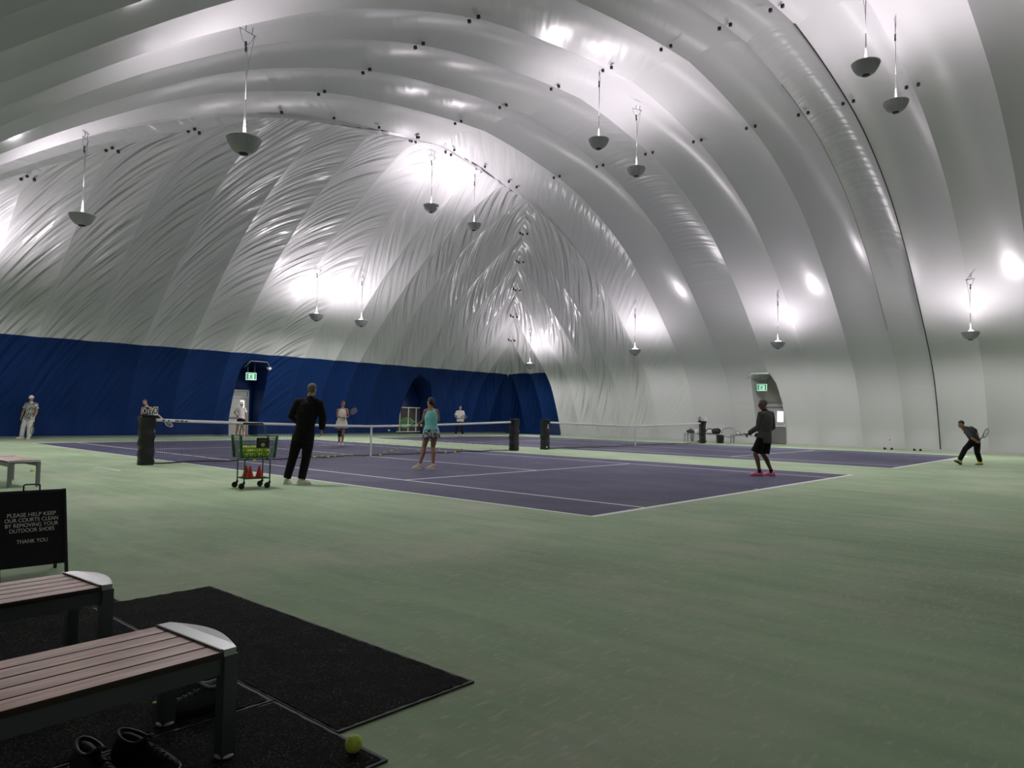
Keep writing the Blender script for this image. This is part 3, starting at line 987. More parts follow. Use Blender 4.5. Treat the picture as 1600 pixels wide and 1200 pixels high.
# ------------------------------------------------------------------ benches, sign, mats
def bench(loc, rz, L, D, H, label, dark, cap_out=True, group='slatted benches by the entrance'):
    """origin at the right-hand front leg; bench runs to -x, depth to +y"""
    r = empty('slatted_bench', loc, rz)
    tag(r, label, 'bench', group)
    fr = M_SLATE if dark else M_GREYFRAME
    n = 5
    gap = .009
    sw = (D-gap*(n-1))/n
    for i in range(n):
        bm = bmesh.new()
        y = sw/2+i*(sw+gap)
        box(bm, (-.06-(L-.12)/2, y, H-.014), (L-.12, sw, .024), bev=.004)
        bm.normal_update()
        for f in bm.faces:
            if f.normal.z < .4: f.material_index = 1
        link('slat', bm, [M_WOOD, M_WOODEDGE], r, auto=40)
    bm = bmesh.new()
    for y in (.03, D-.03): box(bm, (-L/2, y, H-.062), (L-.06, .03, .066), bev=.003)
    for k in range(4): box(bm, (-.25-(L-.5)*k/3, D/2, H-.045), (.04, D-.06, .03))
    link('rail', bm, fr, r, smooth=False)
    for x in (-.03, -L+.03):
        for y in (.028, D-.028):
            bm = bmesh.new(); box(bm, (x, y, (H-.02)/2), (.056, .056, H-.02), bev=.004)
            lg = link('leg', bm, fr, r, auto=40)
            bm = bmesh.new(); lathe(bm, [(0, 0), (.036, 0), (.036, .008), (.026, .014), (0, .014)], 18, Matrix.Translation((x, y, 0))); link('foot_glide', bm, M_ALU, lg)
    for x0, sg in ((0, 1), (-L, -1)):
        bm = bmesh.new()
        out = []
        k = 14
        for i in range(k+1):
            y = D*i/k
            out.append((x0+sg*(-.012+.05*math.sin(PI*i/k)), y))
        inner = [(x0-sg*.062, D), (x0-sg*.062, 0)]
        P = out+inner
        if sg < 0: P = P[::-1]
        lo = [bm.verts.new((x, y, H-.022)) for x, y in P]
        hi = [bm.verts.new((x, y, H+.004+.008*math.sin(PI*min(1, max(0, y/D))))) for x, y in P]
        bm.faces.new(hi); bm.faces.new(lo[::-1])
        for i in range(len(P)): bm.faces.new((lo[i], lo[(i+1) % len(P)], hi[(i+1) % len(P)], hi[i]))
        bmesh.ops.recalc_face_normals(bm, faces=bm.faces)
        link('end_cap', bm, M_ALU, r, smooth=False)
        bm = bmesh.new(); box(bm, (x0-sg*.069, D/2, H-.004), (.008, D-.01, .02)); link('end_strip', bm, fr, r, smooth=False)
    return r
bench((-11.985, -14.8, .0165), R2(4), 1.55, .5, .405, 'nearest wooden slatted bench, with dark shoes under its end', True)
bench((-11.95, -13.47, .0165), R2(4), 1.5, .45, .415, 'wooden slatted bench just in front of the black standing sign', True)
bench((-10.03, -3.78, 0), R2(-90), 1.5, .45, .43, 'farther grey-legged slatted bench at the left edge with a ball beneath', False)

sgn = empty('sandwich_board', (-11.61, -10.81, 0), R2(-3))
tag(sgn, 'black A-frame sign asking players to remove outdoor shoes', 'sign')
SW, SHT = .462, .668
def board(name, ysign, parent):
    bm = bmesh.new()
    T = Matrix.Translation((0, ysign*.17, 0)) @ Matrix.Rotation(R2(14)*ysign*1, 4, 'X')
    box(bm, (0, 0, .385), (SW, .016, SHT-.09), T, .004)
    b = link(name, bm, M_SIGN, parent, smooth=False)
    for sx in (-1, 1):
        bm = bmesh.new(); box(bm, (sx*(SW/2-.008), 0, SHT/2+.004), (.022, .026, SHT+.02), T, .003); link('leg', bm, M_BLACKMETAL, parent, smooth=False)
    bm = bmesh.new(); box(bm, (0, 0, SHT), (SW, .028, .022), T, .003); link('top_rail', bm, M_BLACKMETAL, b, smooth=False)
    return b, T
fb, FT = board('front_panel', -1, sgn)
# front panel leans back, feet towards the viewer
board('rear_panel', 1, sgn)
bm = bmesh.new()
tube(bm, [(-.055, 0, .66), (-.055, 0, .70), (-.045, 0, .708), (.045, 0, .708), (.055, 0, .70), (.055, 0, .66)], .006, 8)
link('handle', bm, M_BLACKMETAL, sgn)
for s_, z, wd in (('PLEASE HELP KEEP', .492, .325), ('OUR COURTS CLEAN', .452, .355), ('BY REMOVING YOUR', .412, .353), ('OUTDOOR SHOES', .372, .3), ('THANK YOU', .288, .205)):
    text_mesh('lettering', s_, .042, M_SIGNTEXT, fb, FT @ Matrix.Translation((-.005, -.0095, z)) @ face_cam(), width=wd, thick=.0008)

def mat_rug(x0, x1, y0, y1, label):
    r = empty('entrance_mat', ((x0+x1)/2, (y0+y1)/2, 0))
    tag(r, label, 'mat', 'black entrance mats')
    a, b = (x1-x0)/2, (y1-y0)/2
    bm = bmesh.new()
    nx, ny = int(a*60), int(b*60)
    V = [[bm.verts.new((-a+.008+(2*a-.024)*i/nx, -b+.016+(2*b-.028)*j/ny, .012+random.uniform(-.0025, .003))) for i in range(nx+1)] for j in range(ny+1)]
    for j in range(ny):
        for i in range(nx): bm.faces.new((V[j][i], V[j][i+1], V[j+1][i+1], V[j+1][i]))
    link('pile', bm, M_PILE, r)
    bm = bmesh.new()
    for c, s in (((0, -b+.009, .005), (2*a, .018, .01)), ((0, b-.006, .004), (2*a, .012, .008)), ((-a+.004, 0, .004), (.008, 2*b-.04, .008)), ((a-.009, 0, .005), (.018, 2*b-.04, .01))):
        box(bm, c, s)
    link('border', bm, M_RUBBER, r, smooth=False)
mat_rug(-11.59, -10.79, -14.9, -12.15, 'long black mat in the open, right of the benches, pointing towards the court')
mat_rug(-13.2, -11.6, -14.415, -12.18, 'black mat beneath the middle bench')
mat_rug(-13.4, -11.6, -15.235, -14.425, 'nearest black mat, a tennis ball at its corner')
mat_rug(-13.0, -11.42, -12.16, -11.97, 'narrow black mat strip behind the middle bench')

# ------------------------------------------------------------------ tennis balls
def ball_mesh():
    bm = bmesh.new()
    ellipsoid(bm, (0, 0, .0335), (.0335, .0335, .0335), n=24)
    return bm
def seam_bm():
    bm = bmesh.new()
    pts = []
    for i in range(60):
        t = 2*PI*i/60
        a, b = .75, .25
        x = a*math.cos(t)+b*math.cos(3*t); y = a*math.sin(t)-b*math.sin(3*t); z = 2*math.sqrt(a*b)*math.sin(2*t)
        v = Vector((x, y, z)).normalized()*.0335
        pts.append(v+Vector((0, 0, .0335)))
    tube(bm, pts, .0011, 5, closed=True)
    return bm
ball0 = link('tennis_ball', ball_mesh(), M_BALL)
link('seam', seam_bm(), M_BALLSEAM, ball0)
_first = [True]
def ball(x, y, z, label, group=None, rot=None, pale=False, detail=True):
    if _first[0]:
        o = ball0; _first[0] = False
    else:
        o = copy_tree(ball0) if detail else ball0.copy()
        if not detail: COL.objects.link(o)
    o.location = (x, y, z)
    if rot:
        o.rotation_euler = rot
        c = Vector((x, y, z+.0335))
        o.location = c - o.rotation_euler.to_matrix() @ Vector((0, 0, .0335))
    for k in ('group',):
        if k in o: del o[k]
    tag(o, label, 'ball', group)
    if pale:
        o.data = o.data.copy(); o.data.materials[0] = M_BALLPALE
    return o
ball(-11.66, -15.1, .013, 'bright tennis ball on the corner of the nearest black mat', rot=(1.0, .5, 2.5))
ball(-8.84, -.6, 0, 'tennis ball on the green floor beneath the farther bench')
NB = [(478.5, 717, 'tennis ball half hidden by the right leg of the man in black'), (490, 716.4, 'left ball of the touching pair just right of the man in black'), (492.6, 716.2, 'right ball of the touching pair just right of the man in black'),
 (503, 715, 'third ball of the row by the net, right of the touching pair'), (513, 716, 'fourth ball of the row by the net, slightly nearer than its neighbours'), (522.5, 715, 'fifth ball of the row by the net'), (535, 714, 'right end ball of the row by the net, below the woman in white dress'),
 (594, 713, 'tennis ball just right of the foot of the white centre strap'), (600.5, 708.5, 'ball behind the net cord right of the centre strap, lower left of a cluster'), (612, 706, 'pale-looking ball in the middle of the cluster right of the centre strap'), (619, 702.7, 'farthest ball of the cluster right of the centre strap'), (621.6, 708, 'ball lying at the net cord, right end of the cluster by the strap'),
 (652.5, 706, 'ball at the net left of the calf of the woman in turquoise'), (686.6, 703.6, 'ball at the net just right of the woman in turquoise'), (696, 708.6, 'ball in front of the net right of the woman in turquoise'), (710, 707, 'left ball of the touching pair at the net'), (711.5, 709, 'front ball of the touching pair at the net'), (715.6, 703, 'ball behind the net, left of two, right of the touching pair'), (722.3, 703, 'ball behind the net, right of two, right of the touching pair'), (766, 701.3, 'lone ball near the right end of the near net'),
 (397.5, 722, 'ball on the purple court seen below the ball cart, left one'), (417.5, 719, 'ball on the purple court seen below the ball cart, right one')]
def ground(px, py):
    d = _F + _R*((px-800)/FOC) - _U*((py-600)/FOC)
    t = -CAM.z/d.z
    return CAM+d*t
for px, py, lab in NB:
    g = ground(px, py)
    ball(round(g.x, 2), round(g.y, 2), 0, lab, 'balls scattered along the near net', rot=(random.random()*3, random.random()*3, 0), detail=False)
ball(12.88, -10.86, .70, 'yellow tennis ball in flight before the right wall', detail=False)
ball(1.26, .73, .72, 'pale tennis ball in flight seen through the near net', pale=True, detail=False)
bm = bmesh.new(); box(bm, (0, 0, .004), (.03, .018, .006), bev=.002); box(bm, (.02, .012, .004), (.02, .015, .005), bev=.002)
o = link('felt_scrap', bm, M_BALL, None); o.location = (-11.98, -14.08, .012); tag(o, 'tiny yellow-green scrap on the mat behind the nearest bench', 'litter')

# ------------------------------------------------------------------ ball cart with cones
cart = empty('ball_cart', (-7.03, -5.95, 0), R2(-9.5))
tag(cart, 'green wheeled ball hopper cart full of tennis balls', 'cart')
HX, HY = .305, .21
ZB, ZT = .52, .885
bm = bmesh.new()
def rrect(hx, hy, z, r=.05, n=5):
    P = []
    for cx_, cy_, a0 in ((hx-r, hy-r, 0), (-hx+r, hy-r, PI/2), (-hx+r, -hy+r, PI), (hx-r, -hy+r, 1.5*PI)):
        for i in range(n+1):
            a = a0+PI/2*i/n
            P.append((cx_+r*math.cos(a), cy_+r*math.sin(a), z))
    return P
for k in range(8):
    t = k/7
    q = .9+.1*t
    tube(bm, rrect(HX*q, HY*q, ZB+(ZT-ZB)*t), .005 if k in (0, 7) else .0028, 6, closed=True)
for i in range(15):
    x = -1+2*i/14
    for sy in (-1, 1): tube(bm, [(x*(HX*.9-.02), sy*HY*.9, ZB), (x*(HX-.02), sy*HY, ZT)], .0026, 5)
for i in range(10):
    y = -1+2*i/9
    for sx in (-1, 1): tube(bm, [(sx*HX*.9, y*(HY*.9-.02), ZB), (sx*HX, y*(HY-.02), ZT)], .0026, 5)
link('wire_basket', bm, M_CARTGREEN, cart)
for sx in (-1, 1):
    for sy in (-1, 1):
        bm = bmesh.new()
        tube(bm, [(sx*HX*.9, sy*HY*.9, ZB-.01), (sx*HX, sy*HY, ZT+.01)], [(.025, .022), (.027, .024)], 12)
        link('corner_post', bm, M_CARTPLASTIC, cart)
bm = bmesh.new()
box(bm, (0, 0, ZB-.004), (HX*1.78, HY*1.78, .008))
link('basket_floor', bm, M_CARTGREEN, cart, smooth=False)
LX, LY = .215, .17
for sx in (-1, 1):
    for sy in (-1, 1):
        bm = bmesh.new()
        tube(bm, [(sx*.15, sy*LY*.9, ZB-.02), (sx*(LX-.02), sy*LY, ZB-.025), (sx*LX, sy*LY, ZB-.06), (sx*LX, sy*LY, .105)], .011, 10)
        lg = link('leg', bm, M_CARTGREEN, cart)
        cs = bmesh.new()
        # swivel caster: fork and wheel trailing to the left
        ox = -.04
        tube(cs, [(sx*LX, sy*LY, .12), (sx*LX, sy*LY, .085)], .02, 10)
        for q in (-.018, .018): tube(cs, [(sx*LX, sy*LY+q, .1), (sx*LX+ox, sy*LY+q, .05)], [(.016, .006), (.012, .006)], 8)
        Mx = Matrix.Translation((sx*LX+ox, sy*LY, .05)) @ Matrix.Rotation(PI/2, 4, 'X')
        lathe(cs, [(0, -.013), (.03, -.013), (.045, -.013), (.05, -.006), (.05, .006), (.045, .013), (.03, .013), (0, .013)], 22, Mx)
        link('caster', cs, M_BLACK, cart, auto=40)
bm = bmesh.new()
tube(bm, rrect(LX, LY, .17, .03), .009, 8, closed=True)
box(bm, (0, 0, .17), (LX*1.9, LY*1.9, .005))
link('shelf', bm, M_CARTGREEN, cart, auto=40)
bm = bmesh.new()
for sx in (-1, 1):
    tube(bm, [(sx*.22, HY*.5, ZT), (sx*.21, HY*.5, ZT+.1), (sx*.195, HY*.5, ZT+.17), (sx*.16, HY*.5, ZT+.2)], .011, 10)
link('handle_frame', bm, mat('pale_green_tube', (.12, .22, .13), .4), cart)
bm = bmesh.new(); tube(bm, [(-.17, HY*.5, ZT+.2), (.17, HY*.5, ZT+.2)], .017, 12); link('hand_grip', bm, M_BLACK, cart)
bm = bmesh.new(); box(bm, (.06, -HY-.012, .765), (.215, .01, .165), bev=.003); pl = link('name_plate', bm, M_BLACK, cart, smooth=False)
text_mesh('lettering', 'HOGO', .06, mat('grey_lettering', (.16, .16, .15), .6), pl, Matrix.Translation((.06, -HY-.019, .81)) @ face_cam(), width=.14, thick=.001)
bm = bmesh.new(); tube(bm, [(.06, -HY-.017, .735), (.06, -HY-.021, .735)], .034, 20, side=Vector((1, 0, 0))); link('disc_emblem', bm, mat('yellow_emblem', (.5, .48, .16), .6), pl, auto=40)
cm = cart.matrix_basis.copy()
bpy.context.view_layer.update(); cm = cart.matrix_world.copy()
k = 0
for layer in range(3):
    nx, ny = 8, 5
    for j in range(ny):
        for i in range(nx):
            if layer == 2 and (i*7+j*3) % 5 > 1: continue
            if layer == 1 and (i*5+j*7) % 9 == 0: continue
            x = (-(nx-1)/2+i+.45*(layer % 2))*.0685; y = (-(ny-1)/2+j+.3*(layer % 2))*.0685
            if abs(x) > HX*.9-.05 or abs(y) > HY*.9-.045: continue
            p = cm @ Vector((x+random.uniform(-.0006, .0006), y+random.uniform(-.0006, .0006), ZB+.002+layer*.06))
            ball(p.x, p.y, p.z, 'yellow tennis ball heaped inside the green ball cart', 'balls in the cart', rot=(random.random()*3, random.random()*3, 0), detail=False)
def cone(dx, dy, dz, tilt, az, label):
    r = empty('training_cone', cm @ Vector((dx, dy, .176+dz)), az)
    tag(r, label, 'cone', 'red cones on the cart shelf')
    T = Matrix.Rotation(tilt, 4, 'X')
    bm = bmesh.new(); lathe(bm, [(.062, .008), (.05, .05), (.03, .13), (.014, .19), (.011, .195), (0, .196)], 24, T); link('cone_body', bm, M_RED, r)
    bm = bmesh.new(); box(bm, (0, 0, .005), (.15, .15, .01), T, .004); link('base', bm, M_RED, r, smooth=False)
cone(-.085, -.065, 0, 0, 0, 'tallest red cone at the left of the cart shelf')
cone(.095, 0, 0, 0, .3, 'red cone at the right of the cart shelf')
cone(-.1, .09, .0, 0, 0, 'red cone at the back of the cart shelf behind the tallest')

# ------------------------------------------------------------------ shoes
M_SHOEGREY = mat('grey_knit', (.05, .055, .062), .8, bump=.4, bscale=80)
M_SHOEBLACK = mat('black_leather', (.004, .004, .0045), .6, spec=.25)
M_TRIM = mat('pale_grey_trim', (.3, .31, .32), .7)
def shoe_parts(parent, heel, toe, mu, ms, W=.05, H=.095, up=Vector((0, 0, 1)), trim=None, laces=None):
    """heel / toe points on the sole line (parent space); builds sole and upper"""
    heel, toe = Vector(heel), Vector(toe)
    f = (toe-heel); L = f.length; f.normalize()
    sd = f.cross(up).normalized(); u = sd.cross(f).normalized()
    st = [(0, .6, .75), (.06, .78, .95), (.2, .82, 1.0), (.33, .78, .95), (.45, .84, .84), (.6, .95, .68), (.75, 1.0, .56), (.88, .88, .47), (.96, .6, .36), (1.0, .25, .24)]
    bm = bmesh.new()
    rings = []
    n = 14
    for t, wk, hk in st:
        c = heel+f*(L*t)
        ring = []
        for j in range(n+1):
            a = PI*j/n
            x = math.cos(a)*W*wk*(1 if math.sin(a) < .5 else .92)
            z = .014+max(0, math.sin(a))**.8*(H*hk)
            ring.append(bm.verts.new(c+sd*x+u*z))
        rings.append(ring)
    for A, B in zip(rings[:-1], rings[1:]):
        for j in range(n): bm.faces.new((A[j], A[j+1], B[j+1], B[j]))
    for r_ in (rings[0], rings[-1]): bm.faces.new(r_)
    for A, B in zip(rings[:-1], rings[1:]): bm.faces.new((A[0], B[0], B[n], A[n]))
    bmesh.ops.recalc_face_normals(bm, faces=bm.faces)
    up_o = link('upper', bm, mu, parent, auto=60)
    bm = bmesh.new()
    lo, hi = [], []
    for sg in (1, -1):
        for t, wk, hk in (st if sg == 1 else st[::-1]):
            c = heel+f*(L*(t*1.02-.01))
            lo.append(bm.verts.new(c+sd*sg*W*wk*1.04+u*.0)); hi.append(bm.verts.new(c+sd*sg*W*wk*1.08+u*.026))
    bm.faces.new(lo); bm.faces.new(hi[::-1])
    for i in range(len(lo)): bm.faces.new((lo[i], lo[(i+1) % len(lo)], hi[(i+1) % len(lo)], hi[i]))
    bmesh.ops.recalc_face_normals(bm, faces=bm.faces)
    link('sole', bm, ms, up_o if parent.type == 'MESH' else parent, smooth=False)
    return f, sd, u, L
def empty_shoe(loc, rz, mu, ms, mtrim, label, group, L=.29):
    r = empty('shoe', loc, rz)
    tag(r, label, 'shoe', group)
    f, sd, u, L = shoe_parts(r, (0, 0, 0), (L, 0, 0), mu, ms, W=.05, H=.1)
    bm = bmesh.new()     # dark mouth of the shoe and the padded collar round it
    pts = []
    for i in range(24):
        a = 2*PI*i/24
        x = .085+.075*math.cos(a); z = .093+.022*(math.cos(a-PI)*.5+.5)**2+.03*max(0, math.cos(a))**3*1.0
        pts.append((x, .036*math.sin(a), z))
    tube(bm, pts, .0065, 8, closed=True)
    link('collar', bm, mtrim, r)
    bm = bmesh.new()
    v = [bm.verts.new((p[0], p[1]*.95, p[2]+.002)) for p in pts]; c = bm.verts.new((.085, 0, .07))
    for i in range(24): bm.faces.new((v[i], v[(i+1) % 24], c))
    link('lining', bm, M_BLACK, r)
    bm = bmesh.new()
    for k in range(4):
        x = .175+.022*k; h = .1*(.66-.07*k)+.017
        tube(bm, [(x, -.028, h-.012), (x+.004, 0, h+.006), (x, .028, h-.012)], .0032, 6)
    link('laces', bm, M_BLACK, r)
    return r
empty_shoe((-11.71, -14.19, .016), R2(172), M_SHOEGREY, M_BLACK, M_TRIM, 'grey-trimmed dark shoe under the end of the nearest bench, farther one of the pair', 'shoes under the nearest bench')
empty_shoe((-11.735, -14.315, .016), R2(170), M_SHOEGREY, M_BLACK, M_TRIM, 'grey-trimmed dark shoe under the end of the nearest bench, nearer one of the pair', 'shoes under the nearest bench')
empty_shoe((-12.31, -14.53, .016), R2(-70), M_SHOEBLACK, M_BLACK, M_BLACK, 'black shoe in the shade beneath the nearest bench, right one of the pair', 'shoes under the nearest bench')
empty_shoe((-12.43, -14.5, .016), R2(-85), M_SHOEBLACK, M_BLACK, M_BLACK, 'black shoe in the shade beneath the nearest bench, left one of the pair', 'shoes under the nearest bench')
for x, y, lab in ((23.6, -7.95, 'dark shoe at the foot of the right wall, left of the farther pair'), (23.6, -8.25, 'dark shoe at the foot of the right wall, right of the farther pair'), (23.55, -9.2, 'dark shoe at the foot of the right wall, left of the pair near the zip'), (23.55, -9.45, 'dark shoe at the foot of the right wall, right of the pair near the zip')):
    r = empty('shoe', (x-.12, y, 0), R2(6)); tag(r, lab, 'shoe', 'shoes along the right wall')
    shoe_parts(r, (0, 0, 0), (.28, 0, 0), M_SHOEBLACK, M_BLACK)

# ------------------------------------------------------------------ things along the right wall
def plain_bench(y0, y1, x, H, label):
    r = empty('side_bench', (x, (y0+y1)/2, 0))
    tag(r, label, 'bench', 'benches along the right wall')
    L = abs(y1-y0)
    bm = bmesh.new(); box(bm, (0, 0, H-.02), (.4, L, .04), bev=.006); link('seat', bm, M_GREYFRAME, r, smooth=False)
    for sy in (-1, 1):
        for sx in (-1, 1):
            bm = bmesh.new(); box(bm, (sx*.17, sy*(L/2-.05), (H-.04)/2), (.04, .04, H-.04)); link('leg', bm, M_GREYFRAME, r, smooth=False)
BH = .45
plain_bench(-.02, 1.95, 22.9, BH, 'plain grey bench behind the far net post with bags on it')
plain_bench(-2.75, -.72, 22.9, BH, 'plain grey bench behind the man in the grey jacket')
M_BAGW = mat('white_bag_cloth', (.7, .7, .68), .7); M_BAGB = mat('black_bag_cloth', (.012, .012, .014), .7)
bag = empty('racket_bag', (22.9, .38, BH)); tag(bag, 'white and black racket bag slumped on the right-wall bench', 'bag')
bm = bmesh.new()
capsule_chain(bm, [(0, -.22, .15), (0, .0, .14), (0, .25, .1), (0, .46, .06)], [(.14, .15), (.14, .14), (.12, .1), (.07, .05)], 14, Vector((1, 0, 0)))
link('bag_body', bm, M_BAGW, bag)
bm = bmesh.new(); capsule_chain(bm, [(-.03, -.36, .17), (-.03, -.12, .16)], [(.17, .16), (.15, .15)], 14, Vector((1, 0, 0))); link('end_pocket', bm, M_BAGB, bag)
bm = bmesh.new(); tube(bm, [(-.15, .3, .1), (-.2, .15, .27), (-.12, .0, .28), (-.15, -.1, .2)], (.03, .012), 8); link('strap', bm, M_BAGB, bag)
b2 = empty('duffel_bag', (22.9, 1.62, BH)); tag(b2, 'small dark bag at the left end of the right-wall bench', 'bag')
bm = bmesh.new(); capsule_chain(bm, [(0, .16, .1), (0, 0, .12), (0, -.16, .08)], [(.12, .09), (.13, .11), (.1, .07)], 12, Vector((1, 0, 0))); link('bag_body', bm, M_BAGB, b2)
bm = bmesh.new(); tube(bm, [(0, .1, .2), (0, .05, .27), (0, -.05, .27), (0, -.1, .2)], .012, 8); link('handle', bm, M_BAGB, b2)
bm = bmesh.new(); tube(bm, [(-.22, 1.42, BH+.0), (-.22, 1.43, .2), (-.22, 1.42, .03)], [(.012, .13), (.014, .12), (.014, .07)], 10, Vector((1, 0, 0)))
o = link('towel', bm, mat('grey_towel', (.16, .16, .16), .9, bump=.4, bscale=40)); o.location = (22.9, 0, 0); tag(o, 'dark grey towel hanging off the bench behind the far net post', 'towel')
bm = bmesh.new(); box(bm, (22.85, 1.25, BH+.12), (.16, .2, .22), bev=.04)
o = link('tote_bag', bm, M_BAGW); tag(o, 'small white bag half hidden behind the far net post', 'bag')
bm = bmesh.new(); lathe(bm, [(0, 0), (.17, 0), (.2, .4), (.21, .42), (.2, .43), (.18, .42), (.155, .03), (0, .03)], 24)
o = link('waste_bin', bm, M_BLACK); o.location = (22.5, -.28, 0); tag(o, 'black waste bin standing at the end of the right-wall bench', 'bin')
for x, y, rz, lab in ((22.7, .98, 60, 'dark shoe lying under the right-wall bench, left one'), (22.7, .6, 110, 'dark shoe lying under the right-wall bench, right one')):
    r = empty('shoe', (x, y, 0), R2(rz)); tag(r, lab, 'shoe', 'shoes under the right-wall bench')
    shoe_parts(r, (0, 0, 0), (.28, 0, 0), M_SHOEBLACK, M_TRIM)
bm = bmesh.new(); ellipsoid(bm, (0, 0, .082), (.14, .16, .08)); ellipsoid(bm, (.05, -.1, .062), (.1, .12, .06))
remesh_o = link('folded_cloth', bm, M_BAGW); remesh_o.location = (22.9, -1.1, BH); tag(remesh_o, 'crumpled white cloth on the bench behind the grey jacket man', 'cloth')
# ------------------------------------------------------------------ people
AR = Vector((math.cos(YAW), -math.sin(YAW), 0))     # screen right along the floor
AD = Vector((math.sin(YAW), math.cos(YAW), 0))      # away from the viewer
UP = Vector((0, 0, 1))
def skin_mat(name, c):
    return mat(name, c, .55, spec=.4)
M_EYE = mat('eye_dark', (.01, .008, .008), .3)
M_LIP = mat('lip', (.3, .1, .09), .5)
M_SKIN_A = skin_mat('fair_skin', (.5, .3, .22))
M_SKIN_B = skin_mat('tanned_skin', (.36, .19, .12))
M_SKIN_C = skin_mat('brown_skin', (.17, .085, .055))
M_HAIRGREY = mat('grey_hair', (.11, .1, .092), .7, bump=.6, bscale=60, stretch=(1, 1, .3))
M_HAIRDARK = mat('dark_hair', (.012, .009, .008), .5, bump=.6, bscale=60, stretch=(1, 1, .3))
M_HAIRBROWN = mat('brown_hair', (.06, .032, .02), .5, bump=.6, bscale=60, stretch=(1, 1, .3))
def cloth(name, c, rough=.85): return mat(name, c, rough, spec=.25, noise=.12, nscale=6, bump=.5, bscale=9)
M_CLBLACK = cloth('black_cloth', (.006, .006, .007))
M_CLGREY = cloth('charcoal_fleece', (.085, .085, .082))
M_CLDARKGREY = cloth('dark_grey_jersey', (.06, .062, .066))
M_CLWHITE = cloth('white_cloth', (.68, .67, .64))
M_CLCREAM = cloth('cream_cloth', (.72, .69, .58))
M_CLTURQ = cloth('turquoise_jersey', (.2, .58, .53))
M_CLCAMO = mat_pattern('patterned_shirt', [(.6, .6, .56), (.02, .025, .02), (.11, .13, .09), (.42, .42, .37)], 13)
M_CLFLORAL = mat_pattern('floral_skirt_cloth', [(.015, .017, .03), (.02, .02, .035), (.6, .61, .6), (.03, .05, .07)], 14)
M_SHOEW = mat('white_shoe', (.68, .66, .58), .6)
M_SHOETAN = mat('white_tan_shoe', (.6, .45, .33), .6)
M_SHOEPINK = mat('hot_pink_shoe', (.9, .24, .42), .5)
M_SHOELIME = mat('lime_shoe', (.66, .74, .12), .5)

def lerp(a, b, t): return a+(b-a)*t

